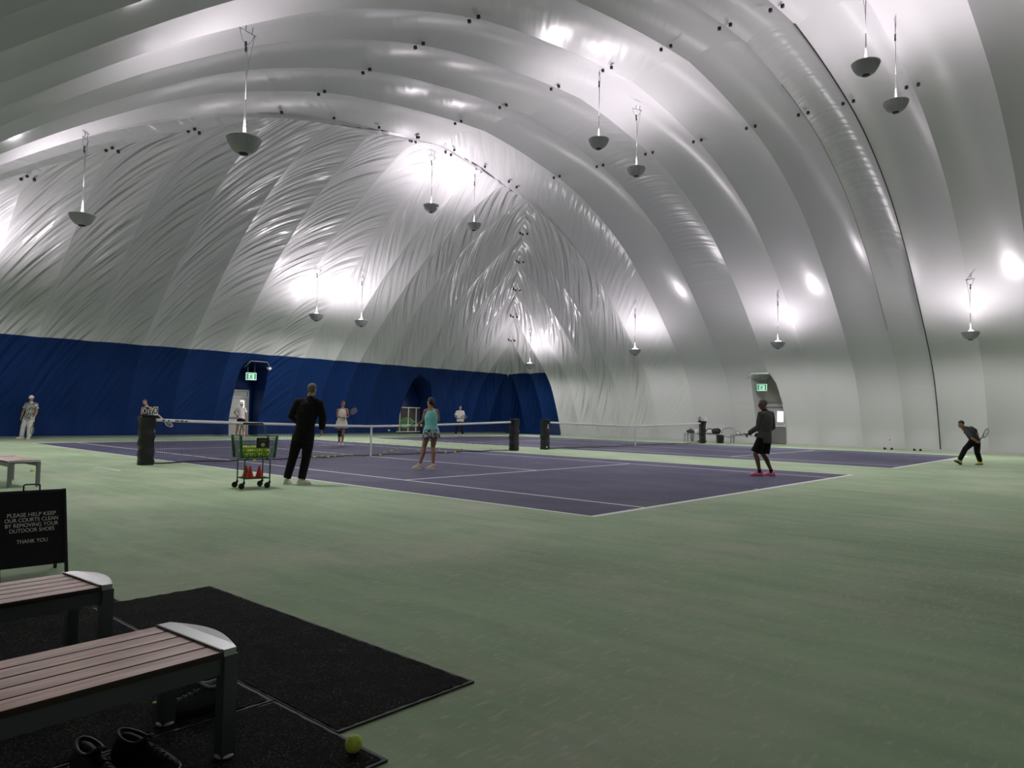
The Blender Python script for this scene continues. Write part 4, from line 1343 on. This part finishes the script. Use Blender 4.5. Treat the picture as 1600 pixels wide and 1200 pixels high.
def person(loc, J, look, label, skin, g=1.0, male=True, hands=None, hip_w=.155, waist_w=.135, chest_w=.17, body_d=.11, tilt=0.0):
    """joints in metres along (screen right, away, up); look = (right, away) the face turns to"""
    root = empty('person', (loc[0], loc[1], 0))
    tag(root, label, 'person')
    P = {k: AR*v[0]+AD*v[1]+UP*v[2] for k, v in J.items()}
    lk = (AR*look[0]+AD*look[1]).normalized()
    sh = (P['sr']-P['sl']).normalized(); hp = (P['hr']-P['hl']).normalized()
    smid = (P['sl']+P['sr'])/2; hmid = (P['hl']+P['hr'])/2
    sw = (P['sr']-P['sl']).length; 
    foreshort = max(.8, min(1.15, sw/.38))
    axis = [hmid+UP*-.07, hmid+UP*.03, lerp(hmid, smid, .33), lerp(hmid, smid, .7), lerp(hmid, smid, .93), lerp(smid, P['nk'], .55), P['nk']]
    R = [(hip_w*.8, body_d*.85), (hip_w*1.08, body_d*1.12), (waist_w, body_d*.95), (chest_w, body_d*1.1), (chest_w*1.0, body_d*.92), (.085, .07), (.056, .058)]
    R = [(a*g, b*g) for a, b in R]
    SD = [hp, hp, lerp(hp, sh, .33), lerp(hp, sh, .7), sh, sh, sh]
    bm = bmesh.new()
    tube(bm, axis, R, 20, SD)
    # arms
    arms = {}
    for s in 'lr':
        a, b, c = P['s'+s], P['e'+s], P['w'+s]
        base = lerp(smid, a, .55)+UP*.01
        k = (1.0 if male else .84)*g
        capsule_chain(bm, [base, a, lerp(a, b, .45), b, lerp(b, c, .35), lerp(b, c, .8), c], [.062*k, .058*k, .05*k, .039*k, .042*k, .03*k, .026*k], 12)
        arms[s] = (a, b, c)
    legs = {}
    for s in 'lr':
        a, b, c, t = P['h'+s], P['k'+s], P['a'+s], P['t'+s]
        k = g
        shank = (c-b)
        toe_dir = (t-c); toe_dir.z = 0
        back = -(toe_dir.normalized() if toe_dir.length > .01 else lk)
        capsule_chain(bm, [a+UP*.02, lerp(a, b, .4), b, lerp(b, c, .3)+back*.018, lerp(b, c, .7)+back*.006, c], [.092*k, .08*k, .056*k, .057*k, .042*k, .036*k], 14)
        fd = (t-c); hd_ = Vector((t.x, t.y, 0))-Vector((c.x, c.y, 0))
        fl = hd_.normalized() if hd_.length > .02 else lk
        rise = (t.z-.02) if t.z > .09 else 0
        capsule_chain(bm, [c-UP*.03+back*.015, Vector((c.x, c.y, 0))+fl*.07+UP*(.047+rise*.5+max(0, c.z-.12)*.5), Vector((c.x, c.y, 0))+fl*.125+UP*(.04+rise*.75)], [.034, .026, .018], 10)
        legs[s] = (a, b, c, t)
    # neck and head
    hd = P['hd']
    hu = ((hd-P['nk']).normalized()*.5+UP*.5).normalized()
    fw = (lk - hu*lk.dot(hu)).normalized()
    if tilt: fw = (Matrix.Rotation(tilt, 3, fw.cross(hu)) @ fw); hu = (Matrix.Rotation(tilt, 3, fw.cross(hu)) @ hu)
    sd = fw.cross(hu).normalized()
    ax = (sd, fw, hu)
    hs = .96 if male else .92
    capsule_chain(bm, [P['nk']-UP*.05, P['nk']+UP*.02, hd-hu*.05-fw*.015], [.06*hs, .054*hs, .052*hs], 12)
    ellipsoid(bm, hd+hu*.025-fw*.012, (.074*hs, .096*hs, .094*hs), ax, 18)
    ellipsoid(bm, hd-hu*.05+fw*.025, (.056*hs, .066*hs, .066*hs), ax, 16)
    ellipsoid(bm, hd-hu*.098+fw*.055, (.026*hs, .026*hs, .02*hs), ax, 10)      # chin
    ellipsoid(bm, hd-hu*.018+fw*.092, (.013, .02, .026), ax, 10)               # nose
    ellipsoid(bm, hd-hu*.03+fw*.1, (.014, .014, .011), ax, 10)
    ellipsoid(bm, hd+hu*.022+fw*.072, (.05, .018, .011), ax, 10)               # brow
    ellipsoid(bm, hd-hu*.06+fw*.082, (.024, .012, .011), ax, 10)               # mouth
    for q in (-1, 1):
        ellipsoid(bm, hd+sd*q*.074*hs-hu*.012-fw*.012, (.012, .022, .033), ax, 10)
    # hands
    grips = {}
    for s in 'lr':
        a, b, c = arms[s]
        f = (c-b).normalized()
        mode, pn = (hands or {}).get(s, ('relax', None))
        if pn is None:
            pn = (-sh if s == 'r' else sh)
        else:
            pn = AR*pn[0]+AD*pn[1]+UP*pn[2]
        n_ = (pn-f*pn.dot(f)).normalized()      # palm faces n_
        t_ = f.cross(n_)                        # across the palm
        if s == 'l': t_ = -t_
        fwd_side = t_ if t_.dot(lk) > 0 else -t_
        t_ = fwd_side                           # thumb side faces forward
        hk = .97 if male else .87
        capsule_chain(bm, [c-f*.01, c+f*.035*hk, c+f*.08*hk], [(.027*hk, .019), (.036*hk, .016), (.041*hk, .013)], 12, [t_]*3)
        curl = {'relax': .28, 'grip': .95, 'open': .1}[mode]
        for i, (off, ln) in enumerate(((.031, .07), (.0105, .078), (-.0105, .072), (-.031, .058))):
            p0 = c+f*.082*hk+t_*off*hk
            dirv = f
            pts = [p0-f*.02]
            p = p0
            pts.append(p)
            for seg, cl in ((.45, curl*(1+.08*i)), (.32, curl*1.15), (.23, curl*.8)):
                ang = cl
                dirv = (dirv*math.cos(ang)+n_*math.sin(ang))
                dirv.normalize()
                p = p+dirv*ln*seg*hk
                pts.append(p)
                n_l = n_
            capsule_chain(bm, pts, [.0095, .0092, .0088, .008, .007], 8)
        tb = c+f*.03*hk+t_*.03*hk
        td = (f*.6+t_*.7+n_*.35).normalized()
        td2 = (f*.75+t_*.15+n_*(.65 if mode == 'grip' else .3)).normalized()
        capsule_chain(bm, [tb-t_*.012, tb+td*.03*hk, tb+td*.03*hk+td2*.032*hk, tb+td*.03*hk+td2*.055*hk], [.013, .0115, .0105, .008], 8)
        grips[s] = (c+f*.085*hk+n_*.022, f, n_, t_)
    body = link('body', bm, [skin, M_EYE, M_LIP], root)
    remesh(body, .0068, 3, .45)
    me = body.data
    for p in me.polygons:
        v = p.center-hd
        x, y, z = v.dot(sd), v.dot(fw), v.dot(hu)
        if y > .045:
            if abs(abs(x)-.031) < .0125 and abs(z-.003) < .0065: p.material_index = 1
            elif abs(x) < .023 and abs(z+.062) < .006: p.material_index = 2
    return dict(root=root, P=P, axis=axis, R=R, SD=SD, arms=arms, legs=legs, hd=hd, hu=hu, fw=fw, sd=sd, ax=ax, hs=hs, sh=sh, hp=hp, smid=smid, hmid=hmid, grips=grips, g=g, male=male, lk=lk)

def shirt(p, m, sleeve=.5, grow=.016, hem=-.1, neck=.8, flare=1.0, tank=False, name='shirt', collar=None):
    """sleeve: 0 none, <1 part of the upper arm, 2 full length"""
    bm = bmesh.new()
    ax, R, SD = p['axis'], p['R'], p['SD']
    g = grow
    up = (p['smid']-p['hmid']).normalized()
    lo = p['hmid']+up*hem
    pts = [lo, lerp(lo, ax[2], .45), ax[2], ax[3], ax[4]]
    rr = [((R[1][0]+g+.006)*flare, (R[1][1]+g+.006)*flare), (R[1][0]+g, R[1][1]+g), (R[2][0]+g+.008, R[2][1]+g+.008), (R[3][0]+g, R[3][1]+g), ((R[4][0]+g)*(.86 if tank else 1), R[4][1]+g)]
    sd = [SD[1], SD[1], SD[2], SD[3], SD[4]]
    top = ax[5] if not tank else lerp(ax[4], ax[5], .75)
    pts.append(top); rr.append((R[5][0]*(1.12 if tank else 1)+g, R[5][1]+g)); sd.append(SD[5])
    if not tank:
        pts.append(lerp(ax[5], ax[6], neck)); rr.append((.062+g*.4, .064+g*.4)); sd.append(SD[6])
    tube(bm, pts, rr, 24, sd)
    k = (1.0 if p['male'] else .84)*p['g']
    for s in 'lr':
        a, b, c = p['arms'][s]
        if sleeve <= 0: continue
        base = lerp(p['smid'], a, .5)+UP*.01
        if sleeve < 1:
            e = lerp(a, b, sleeve)
            P_, Q_ = [base, a, e], [.07*k+g*.6, .062*k+g, .056*k+g*1.3]
            tube(bm, P_, Q_, 14)
        else:
            P_, Q_ = [base, a, lerp(a, b, .5), b, lerp(b, c, .5), lerp(b, c, .97)], [.068*k+g*.6, .062*k+g, .054*k+g, .047*k+g, .042*k+g, .033*k+g]
            tube(bm, P_, Q_, 14)
    o = link(name, bm, m, p['root'])
    remesh(o, .011, 3, .5)
    if collar:
        bm = bmesh.new()
        c = p['P']['nk']
        tube(bm, [c-UP*.035, c+UP*.02], [(.078, .075), (.07, .068)], 18, p['sh'])
        link('collar', bm, collar, p['root'], auto=50)
    return o

def trousers(p, m, to=.98, grow=.02, name='trousers', wide=1.0):
    bm = bmesh.new()
    ax, R, SD = p['axis'], p['R'], p['SD']
    g = p['g']
    tube(bm, [ax[0]-UP*.01, ax[1], lerp(ax[1], ax[2], .55)], [(R[0][0]+grow, R[0][1]+grow), (R[1][0]+grow*.7, R[1][1]+grow*.7), (R[2][0]+grow*.6, R[2][1]+grow*.6)], 22, [SD[0], SD[1], SD[2]])
    for s in 'lr':
        a, b, c, t = p['legs'][s]
        if to < .6:     # shorts
            e = lerp(a, b, to/.5)
            pts = [a+UP*.04, lerp(a, e, .5), e]
            q = [.098*g+grow*.5, .092*g+grow*wide, .088*g+grow*1.5*wide]
        else:
            e = lerp(b, c, (to-.5)/.5)
            pts = [a+UP*.04, lerp(a, b, .45), b, lerp(b, c, .5), e]
            q = [.097*g+grow*.5, .083*g+grow*wide, .062*g+grow*wide, .058*g+grow*wide, .05*g+grow*wide]
        tube(bm, pts, q, 16)
    o = link(name, bm, m, p['root'])
    remesh(o, .011, 3, .5)
    return o

def skirt(p, m, top, bot, rt, rb, pleat=.05, name='skirt', center=None):
    """flared skirt hanging from height offset top to bot about the hip centre"""
    bm = bmesh.new()
    c = center or p['hmid']
    a, b = ring_frame(UP, p['hp'])
    rings = []
    n = 72
    for i in range(9):
        t = i/8
        r = lerp(Vector((rt[0], rt[1], 0)), Vector((rb[0], rb[1], 0)), t)
        z = top+(bot-top)*t
        rings.append([bm.verts.new(c+UP*z+a*r.x*math.cos(2*PI*j/n)*(1+pleat*t*math.cos(12*2*PI*j/n))+b*r.y*math.sin(2*PI*j/n)*(1+pleat*t*math.cos(12*2*PI*j/n))) for j in range(n)])
    for A, B in zip(rings[:-1], rings[1:]):
        for j in range(n): bm.faces.new((A[j], A[(j+1) % n], B[(j+1) % n], B[j]))
    bm.faces.new(rings[0]); 
    o = link(name, bm, m, p['root'])
    md = o.modifiers.new('t', 'SOLIDIFY'); md.thickness = .006
    return o

def hair(p, m, kind):
    bm = bmesh.new()
    hd, hu, fw, sd, hs, ax = p['hd'], p['hu'], p['fw'], p['sd'], p['hs'], p['ax']
    thick = {'short': .008, 'crop': .004, 'bun': .01, 'pony': .01, 'long': .012}[kind]
    c = hd+hu*.028-fw*.014
    ellipsoid(bm, c, (.074*hs+thick, .096*hs+thick, .094*hs+thick), ax, 26)
    # cut away the face and the nape
    lowback = -.075 if kind != 'crop' else -.05
    for v in list(bm.verts):
        d = v.co-hd
        y, z = d.dot(fw), d.dot(hu)
        front = .055 if z > .06 else (.03 if z > .035 else -.012)
        if (z < .062 and y > front) or z < lowback: bm.verts.remove(v)
    if kind in ('bun', 'pony'):
        ellipsoid(bm, hd-fw*.1+hu*.0, (.04, .036, .042), ax, 16)
        if kind == 'pony' or kind == 'bun':
            capsule_chain(bm, [hd-fw*.095+hu*.02, hd-fw*.125-hu*.03, hd-fw*.11-hu*.09], [.03, .032, .018], 10)
    if kind == 'long':
        capsule_chain(bm, [hd-fw*.06+hu*.02, hd-fw*.075-hu*.06, hd-fw*.06-hu*.11], [(.08, .05), (.075, .045), (.06, .03)], 14, sd)
    o = link('hair', bm, m, p['root'])
    return o

def cap(p, m, kind='cap'):
    bm = bmesh.new()
    hd, hu, fw, sd, hs, ax = p['hd'], p['hu'], p['fw'], p['sd'], p['hs'], p['ax']
    c = hd+hu*.04-fw*.01
    if kind == 'cap':
        ellipsoid(bm, c, (.074*hs+.016, .096*hs+.014, .094*hs+.012), ax, 28)
        for v in list(bm.verts):
            if (v.co-hd).dot(hu) < .035: bm.verts.remove(v)
    else:
        tube(bm, [c+hu*.0, c+hu*.05], [(.074*hs+.012, .096*hs+.012), (.072*hs+.01, .092*hs+.01)], 24, sd, caps=False)
    # brim
    top, bot = [], []
    b0 = hd+hu*.045
    for i in range(13):
        a = -PI/2*.8+PI*.8*i/12
        inner = b0+fw*(.088*math.cos(a))+sd*(.08*math.sin(a))
        outer = b0+fw*(.095*math.cos(a)+.075*max(0, math.cos(a)))+sd*(.085*math.sin(a))-hu*.012
        top.append((inner, outer))
    A = [(bm.verts.new(i_), bm.verts.new(o_)) for i_, o_ in top]
    B = [(bm.verts.new(i_-hu*.006), bm.verts.new(o_-hu*.006)) for i_, o_ in top]
    for i in range(12):
        bm.faces.new((A[i][0], A[i][1], A[i+1][1], A[i+1][0])); bm.faces.new((B[i][0], B[i+1][0], B[i+1][1], B[i][1]))
        bm.faces.new((A[i][1], B[i][1], B[i+1][1], A[i+1][1]))
    return link('cap' if kind == 'cap' else 'visor', bm, m, p['root'])

def shoes(p, mu, ms, size=.285):
    for s in 'lr':
        a, b, c, t = p['legs'][s]
        d = Vector((t.x-c.x, t.y-c.y, 0))
        d = d.normalized() if d.length > .03 else p['lk'].copy()
        lift = max(0, t.z-.05) if t.z > .09 else 0
        heel_z = max(0, c.z-.095) if not lift else max(0, c.z-.105)
        heel_z = heel_z if heel_z > .03 else 0
        heel = Vector((c.x, c.y, heel_z))-d*.075
        toe = heel+d*size+UP*(lift-heel_z if (lift or heel_z) else 0)
        if heel_z and not lift: toe.z = 0
        r = empty('shoe', (0, 0, 0)); r.parent = p['root']
        f, sd, u, L = shoe_parts(r, heel, toe, mu, ms, W=.053, H=.112)
def socks(p, m, h=.06):
    for s in 'lr':
        a, b, c, t = p['legs'][s]
        bm = bmesh.new()
        tube(bm, [c-UP*.03, lerp(c, b, h)], [.043, .045], 14)
        link('sock', bm, m, p['root'], auto=50)

def racket(pos, dirv, normal, frame_m, label, grip_m=None, string_m=None, hold=.08, length=.69):
    """pos: world point of the holding hand; dirv: butt to tip"""
    d = Vector(dirv).normalized()
    n = Vector(normal); n = (n-d*n.dot(d)).normalized()
    x = d.cross(n)
    r = empty('tennis_racket')
    r.matrix_world = Matrix(((x.x, d.x, n.x, 0), (x.y, d.y, n.y, 0), (x.z, d.z, n.z, 0), (0, 0, 0, 1)))
    r.location = Vector(pos)-d*hold
    tag(r, label, 'racket')
    cy = length-.172
    A, B = .128, .168
    bm = bmesh.new()
    tube(bm, [(A*math.cos(2*PI*i/48), cy+B*math.sin(2*PI*i/48), 0) for i in range(48)], (.0085, .012), 8, side=Vector((0, 0, 1)), closed=True)
    for sx in (-1, 1):
        tube(bm, [(sx*.006, .19, 0), (sx*.012, .25, 0), (sx*.05, .33, 0), (sx*.085, cy-B*.72, 0)], [.011, .01, .0095, .0095], 8)
    tube(bm, [(-.055, .345, 0), (0, .352, 0), (.055, .345, 0)], .009, 8)
    tube(bm, [(0, .17, 0), (0, .24, 0)], .0135, 8)
    link('frame', bm, frame_m, r)
    bm = bmesh.new()
    tube(bm, [(0, 0, 0), (0, .01, 0), (0, .19, 0)], [(.019, .016), (.0165, .014), (.0155, .013)], 8)
    link('grip', bm, grip_m or M_BLACK, r, auto=40)
    bm = bmesh.new()
    for i in range(-7, 8):
        xx = i*A/8.0; hh = B*math.sqrt(1-(xx/A)**2)
        tube(bm, [(xx, cy-hh, 0), (xx, cy+hh, 0)], .0011, 4)
    for i in range(-9, 10):
        yy = i*B/10.0; ww = A*math.sqrt(1-(yy/B)**2)
        tube(bm, [(-ww, cy+yy, .0012), (ww, cy+yy, .0012)], .0011, 4)
    link('strings', bm, string_m or M_STRING, r)
    return r
def W(loc, v): return Vector((loc[0], loc[1], 0))+AR*v[0]+AD*v[1]+UP*v[2]
def V3(a, b, c): return AR*a+AD*b+UP*c
M_RBLACK = mat('black_racket_frame', (.012, .012, .014), .3)
M_RGREEN = mat('green_racket_frame', (.1, .42, .1), .3)
M_RGREENSTR = mat('lime_racket_string', (.3, .75, .22), .5)
M_RWHITE = mat('white_racket_frame', (.62, .62, .63), .3)
M_RBLUE = mat('slate_racket_frame', (.08, .09, .13), .3)

# man in black by the cart
L = (-6.21, -5.9)
p = person(L, dict(hd=(.26, .03, 1.695), nk=(.235, 0, 1.565), sl=(.03, 0, 1.475), sr=(.405, 0, 1.46), el=(-.11, .06, 1.22), wl=(-.03, .26, 1.1), er=(.465, .03, 1.2), wr=(.435, .1, .985), hl=(.05, 0, .86), hr=(.23, 0, .86), kl=(-.05, .03, .48), kr=(.19, .02, .47), al=(-.14, 0, .085), ar=(.15, -.1, .085), tl=(-.15, .17, .01), tr=(.24, .04, .0)),
    (.25, 1), 'grey-haired person in an all-black tracksuit, back turned, beside the green ball cart', M_SKIN_A, g=1.0, hands={'r': ('relax', None), 'l': ('relax', None)})
shirt(p, M_CLBLACK, sleeve=2, grow=.022, hem=-.1, neck=1.0, name='jacket', collar=M_CLBLACK)
trousers(p, M_CLBLACK, .97, .018); hair(p, M_HAIRGREY, 'short'); shoes(p, M_SHOEW, M_SHOEW)
bm = bmesh.new()
q = p['P']['nk']-UP*.085-AD*.115-AR*.03
for a, b in (((0, 0, .03), (.035, .004, .008)), ((0, 0, .012), (.012, .004, .03)), ((0, 0, -.008), (.05, .004, .008)), ((-.01, 0, -.05), (.06, .004, .006))):
    box(bm, a, b, Matrix.Translation(q) @ Matrix.Rotation(-YAW, 4, 'Z'))
link('jacket_print', bm, mat('grey_print', (.2, .2, .2), .7), p['root'], smooth=False)

# woman in turquoise
L = (-1.89, -4.62)
p = person(L, dict(hd=(.035, 0, 1.565), nk=(.03, 0, 1.435), sl=(-.085, -.02, 1.36), sr=(.185, .05, 1.365), el=(-.14, .06, 1.13), wl=(-.24, .25, 1.065), er=(.225, .14, 1.15), wr=(-.1, .31, 1.03), hl=(-.02, 0, .87), hr=(.15, .02, .87), kl=(-.1, .05, .51), kr=(.11, .04, .51), al=(-.19, 0, .1), ar=(.13, 0, .1), tl=(-.36, .05, .02), tr=(-.0, .1, .02)),
    (-.75, .65), 'person in turquoise tank top and floral skirt, seen from behind at the near net', M_SKIN_B, g=.97, male=False, hip_w=.165, waist_w=.125, chest_w=.15, hands={'l': ('grip', (.3, .3, -.6)), 'r': ('grip', (-.5, -.2, -.6))})
shirt(p, M_CLTURQ, sleeve=0, grow=.014, hem=-.03, tank=True, name='tank_top', flare=1.05)
skirt(p, M_CLFLORAL, .06, -.13, (.172, .142), (.205, .17), .05)
hair(p, M_HAIRDARK, 'bun'); shoes(p, M_SHOETAN, M_SHOEW, .26); socks(p, M_CLWHITE, .08)
gl = W(L, (-.25, .27, 1.055))
racket(gl, V3(-.8, .3, .03), V3(.33, -.9, .3), M_RGREEN, 'bright green tennis racket held by the woman in turquoise', string_m=M_RGREENSTR, hold=.16)

# older man in grey jacket
L = (3.2, -10.57)
p = person(L, dict(hd=(-.015, 0, 1.665), nk=(.035, 0, 1.525), sl=(-.085, -.09, 1.43), sr=(.205, .09, 1.44), el=(-.12, -.02, 1.13), wl=(-.28, .16, .985), er=(.275, .14, 1.13), wr=(.02, .33, .97), hl=(-.055, -.05, .83), hr=(.105, .05, .83), kl=(-.19, -.03, .5), kr=(.04, .1, .49), al=(-.1, -.06, .1), ar=(.22, .05, .1), tl=(-.31, -.03, .01), tr=(.12, .17, .01)),
    (-1, .25), 'older person in grey jacket, black shorts and hot pink shoes', M_SKIN_C, g=1.0, hands={'l': ('grip', (.2, .3, -.7)), 'r': ('grip', (-.5, -.3, -.5))})
shirt(p, M_CLGREY, sleeve=2, grow=.022, hem=-.06, neck=1.0, name='jacket', collar=M_CLBLACK)
trousers(p, M_CLBLACK, .44, .024, name='shorts', wide=1.2); hair(p, M_HAIRGREY, 'crop'); shoes(p, M_SHOEPINK, mat('pink_sole', (.7, .12, .28), .6), .29); socks(p, M_CLBLACK, .1)
racket(W(L, (-.30, .19, .955)), V3(-.75, .3, .06), V3(.36, -.85, .3), M_RWHITE, 'pale tennis racket held forward by the person in the grey jacket', hold=.09)

# man lunging at right
L = (13.37, -12.97)
p = person(L, dict(hd=(-.235, -.05, 1.27), nk=(-.13, 0, 1.16), sl=(-.15, -.17, 1.04), sr=(.17, .1, 1.14), el=(-.06, -.34, .83), wl=(.13, -.27, .74), er=(.36, .12, 1.03), wr=(.3, -.08, .8), hl=(.16, -.05, .75), hr=(.32, .05, .75), kl=(-.17, -.15, .5), kr=(.3, 0, .38), al=(-.33, -.1, .13), ar=(.46, .1, .1), tl=(-.54, -.18, .17), tr=(.3, .04, .0)),
    (-1, -.12), 'person in dark grey T-shirt and black trousers lunging in lime shoes at far right', M_SKIN_B, g=.98, hands={'l': ('grip', (.3, .6, .5)), 'r': ('grip', (-.3, -.6, .2))})
shirt(p, M_CLDARKGREY, sleeve=.8, grow=.018, hem=-.02, neck=.8, name='t_shirt')
trousers(p, M_CLBLACK, .97, .02); hair(p, M_HAIRDARK, 'crop'); shoes(p, M_SHOELIME, M_BLACK, .28)
racket(W(L, (.21, -.22, .76)), V3(.42, .22, .3), V3(.3, -.8, -.3), M_RBLUE, 'dark tennis racket held behind by the lunging person', hold=.06)

# woman in white dress
L = (3.15, 6.02)
p = person(L, dict(hd=(.09, 0, 1.585), nk=(.075, 0, 1.44), sl=(.245, -.02, 1.37), sr=(-.09, -.05, 1.36), el=(.32, -.03, 1.14), wl=(.24, -.2, 1.075), er=(-.125, -.04, 1.12), wr=(.13, -.22, 1.06), hl=(.135, 0, .87), hr=(-.03, 0, .87), kl=(.12, -.03, .46), kr=(-.01, -.04, .46), al=(.09, 0, .095), ar=(-.03, 0, .095), tl=(.16, -.15, .01), tr=(.02, -.17, .01)),
    (.55, -.85), 'person in a sleeveless white tennis dress behind the near net, wearing a black knee brace', M_SKIN_B, g=.98, male=False, hip_w=.165, waist_w=.14, chest_w=.155, hands={'l': ('grip', (-.3, .3, .5)), 'r': ('grip', (.3, .5, .3))})
shirt(p, M_CLCREAM, sleeve=0, grow=.015, hem=-.08, tank=True, name='dress_top', flare=1.04)
skirt(p, M_CLCREAM, .12, -.2, (.172, .135), (.25, .2), .07, name='dress_skirt')
hair(p, M_HAIRBROWN, 'pony'); shoes(p, M_SHOEW, M_SHOEW, .26); socks(p, M_CLWHITE, .08)
a, b, c, t = p['legs']['r']
bm = bmesh.new(); tube(bm, [lerp(a, b, .72), b, lerp(b, c, .3)], [.078, .068, .066], 16); link('knee_brace', bm, M_CLBLACK, p['root'], auto=60)
racket(W(L, (.23, -.26, 1.07)), V3(.5, -.05, .38), V3(.3, -.8, .4), M_RBLACK, 'black tennis racket held up by the person in the white dress', grip_m=M_WHITE, hold=.1)

# man in white cap far left
L = (-4.71, 15.55)
p = person(L, dict(hd=(.165, -.02, 1.575), nk=(.16, 0, 1.435), sl=(.345, 0, 1.35), sr=(-.03, 0, 1.34), el=(.385, 0, 1.08), wl=(.36, -.07, .86), er=(-.14, 0, 1.07), wr=(-.16, -.06, .86), hl=(.2, 0, .83), hr=(.01, 0, .83), kl=(.15, -.02, .46), kr=(-.1, -.02, .46), al=(.12, 0, .085), ar=(-.17, 0, .085), tl=(.18, -.16, 0), tr=(-.24, -.15, 0)),
    (.05, -1), 'person in white cap, patterned shirt and white trousers standing by the blue wall', M_SKIN_B, g=1.0, hands={'l': ('grip', None)})
shirt(p, M_CLCAMO, sleeve=.62, grow=.022, hem=-.08, neck=.8, name='patterned_shirt', collar=M_CLWHITE)
trousers(p, M_CLWHITE, .97, .024, wide=1.25); hair(p, M_HAIRDARK, 'crop'); cap(p, M_CLWHITE); shoes(p, M_SHOEW, M_SHOETAN, .28)
racket(W(L, (.36, -.11, .77)), V3(-.03, -.1, -1), V3(1, .1, 0), M_RBLACK, 'black tennis racket hanging edge-on from the hand of the white-capped person', grip_m=M_WHITE, hold=.1)

# woman in white tee by the far corner
L = (16.23, 12.9)
p = person(L, dict(hd=(.06, -.08, 1.63), nk=(.05, -.03, 1.49), sl=(.225, 0, 1.4), sr=(-.135, 0, 1.4), el=(.28, -.02, 1.13), wl=(.27, -.1, .91), er=(-.23, -.05, 1.14), wr=(-.1, -.27, 1.03), hl=(.14, .05, .86), hr=(-.04, .05, .86), kl=(.19, 0, .46), kr=(-.12, 0, .46), al=(.22, .05, .09), ar=(-.19, .05, .09), tl=(.3, -.12, 0), tr=(-.22, -.12, 0)),
    (-.1, -1), 'person in a white T-shirt and dark trousers near the far end of the blue wall', M_SKIN_A, g=1.0, male=False, hip_w=.165, waist_w=.145, chest_w=.165, hands={'r': ('grip', (.5, 0, -.3)), 'l': ('relax', None)})
shirt(p, M_CLWHITE, sleeve=.8, grow=.024, hem=-.03, neck=.7, name='t_shirt'); trousers(p, M_CLBLACK, .97, .018)
hair(p, M_HAIRGREY, 'short'); shoes(p, M_SHOEW, M_SHOEW, .26)
bm = bmesh.new(); box(bm, W((0, 0), (.045, -.152, 1.27)), (.2, .004, .02), None)
racket(W(L, (-.09, -.34, 1.0)), V3(.55, -.1, .12), V3(.1, -.9, .3), M_RBLACK, 'black tennis racket held across the waist of the person in the white T-shirt', hold=.08)
bm.free()

# woman in the doorway
L = (3.77, 14.89)
p = person(L, dict(hd=(.06, -.02, 1.545), nk=(.06, 0, 1.405), sl=(.225, 0, 1.32), sr=(-.105, 0, 1.32), el=(.285, .02, 1.08), wl=(.3, -.06, .89), er=(-.3, .05, 1.16), wr=(-.13, -.08, 1.0), hl=(.145, 0, .84), hr=(-.025, 0, .84), kl=(.18, -.03, .46), kr=(-.1, -.03, .46), al=(.22, 0, .09), ar=(-.16, 0, .09), tl=(.27, -.15, 0), tr=(-.21, -.15, 0)),
    (-.1, -1), 'person in white visor and black skirt, hand on hip, at the blue-wall door', M_SKIN_B, g=.98, male=False, hip_w=.16, waist_w=.135, chest_w=.155, hands={'r': ('relax', (.4, .5, 0)), 'l': ('relax', None)})
M_POLO = cloth('pale_pink_polo', (.66, .6, .62))
shirt(p, M_POLO, sleeve=.7, grow=.018, hem=-.0, neck=.8, name='polo_shirt', collar=M_POLO)
skirt(p, M_CLBLACK, .06, -.2, (.172, .135), (.215, .18), .05); hair(p, M_HAIRDARK, 'pony'); cap(p, M_CLWHITE, 'visor'); shoes(p, M_SHOEW, M_SHOEPINK, .26)
a, b, c, t = p['legs']['l']
bm = bmesh.new(); tube(bm, [lerp(b, c, .55), c-UP*.03], [.056, .046], 14); link('sock', bm, M_SHOEPINK, p['root'], auto=50)

# woman leaning by the score cards
L = (-1.09, 12.83)
p = person(L, dict(hd=(-.265, -.1, 1.54), nk=(-.225, -.03, 1.395), sl=(-.03, -.05, 1.3), sr=(-.38, -.02, 1.29), el=(.21, -.12, 1.1), wl=(.45, -.22, .96), er=(-.42, .0, 1.03), wr=(-.41, -.1, .8), hl=(.01, .15, .84), hr=(-.16, .15, .84), kl=(.05, .05, .46), kr=(-.14, .05, .46), al=(.08, .1, .09), ar=(-.14, .1, .09), tl=(.17, -.08, 0), tr=(-.17, -.08, 0)),
    (-.1, -1), 'person in black sleeveless top half hidden behind the score cards and net post', M_SKIN_A, g=.98, male=False, hip_w=.16, waist_w=.135, chest_w=.155, hands={'l': ('grip', (0, 0, -1)), 'r': ('relax', None)})
shirt(p, M_CLBLACK, sleeve=0, grow=.015, hem=-.02, tank=True, name='tank_top')
trousers(p, M_CLBLACK, .4, .02, name='shorts'); hair(p, M_HAIRBROWN, 'pony'); shoes(p, mat('pale_teal_shoe', (.45, .66, .62), .6), M_SHOEW, .26)
racket(W(L, (.52, -.26, .9)), V3(.6, -.15, -.42), V3(.2, -.3, .9), M_RWHITE, 'white-handled tennis racket pointing down behind the left end of the near net', grip_m=M_WHITE, hold=.1)
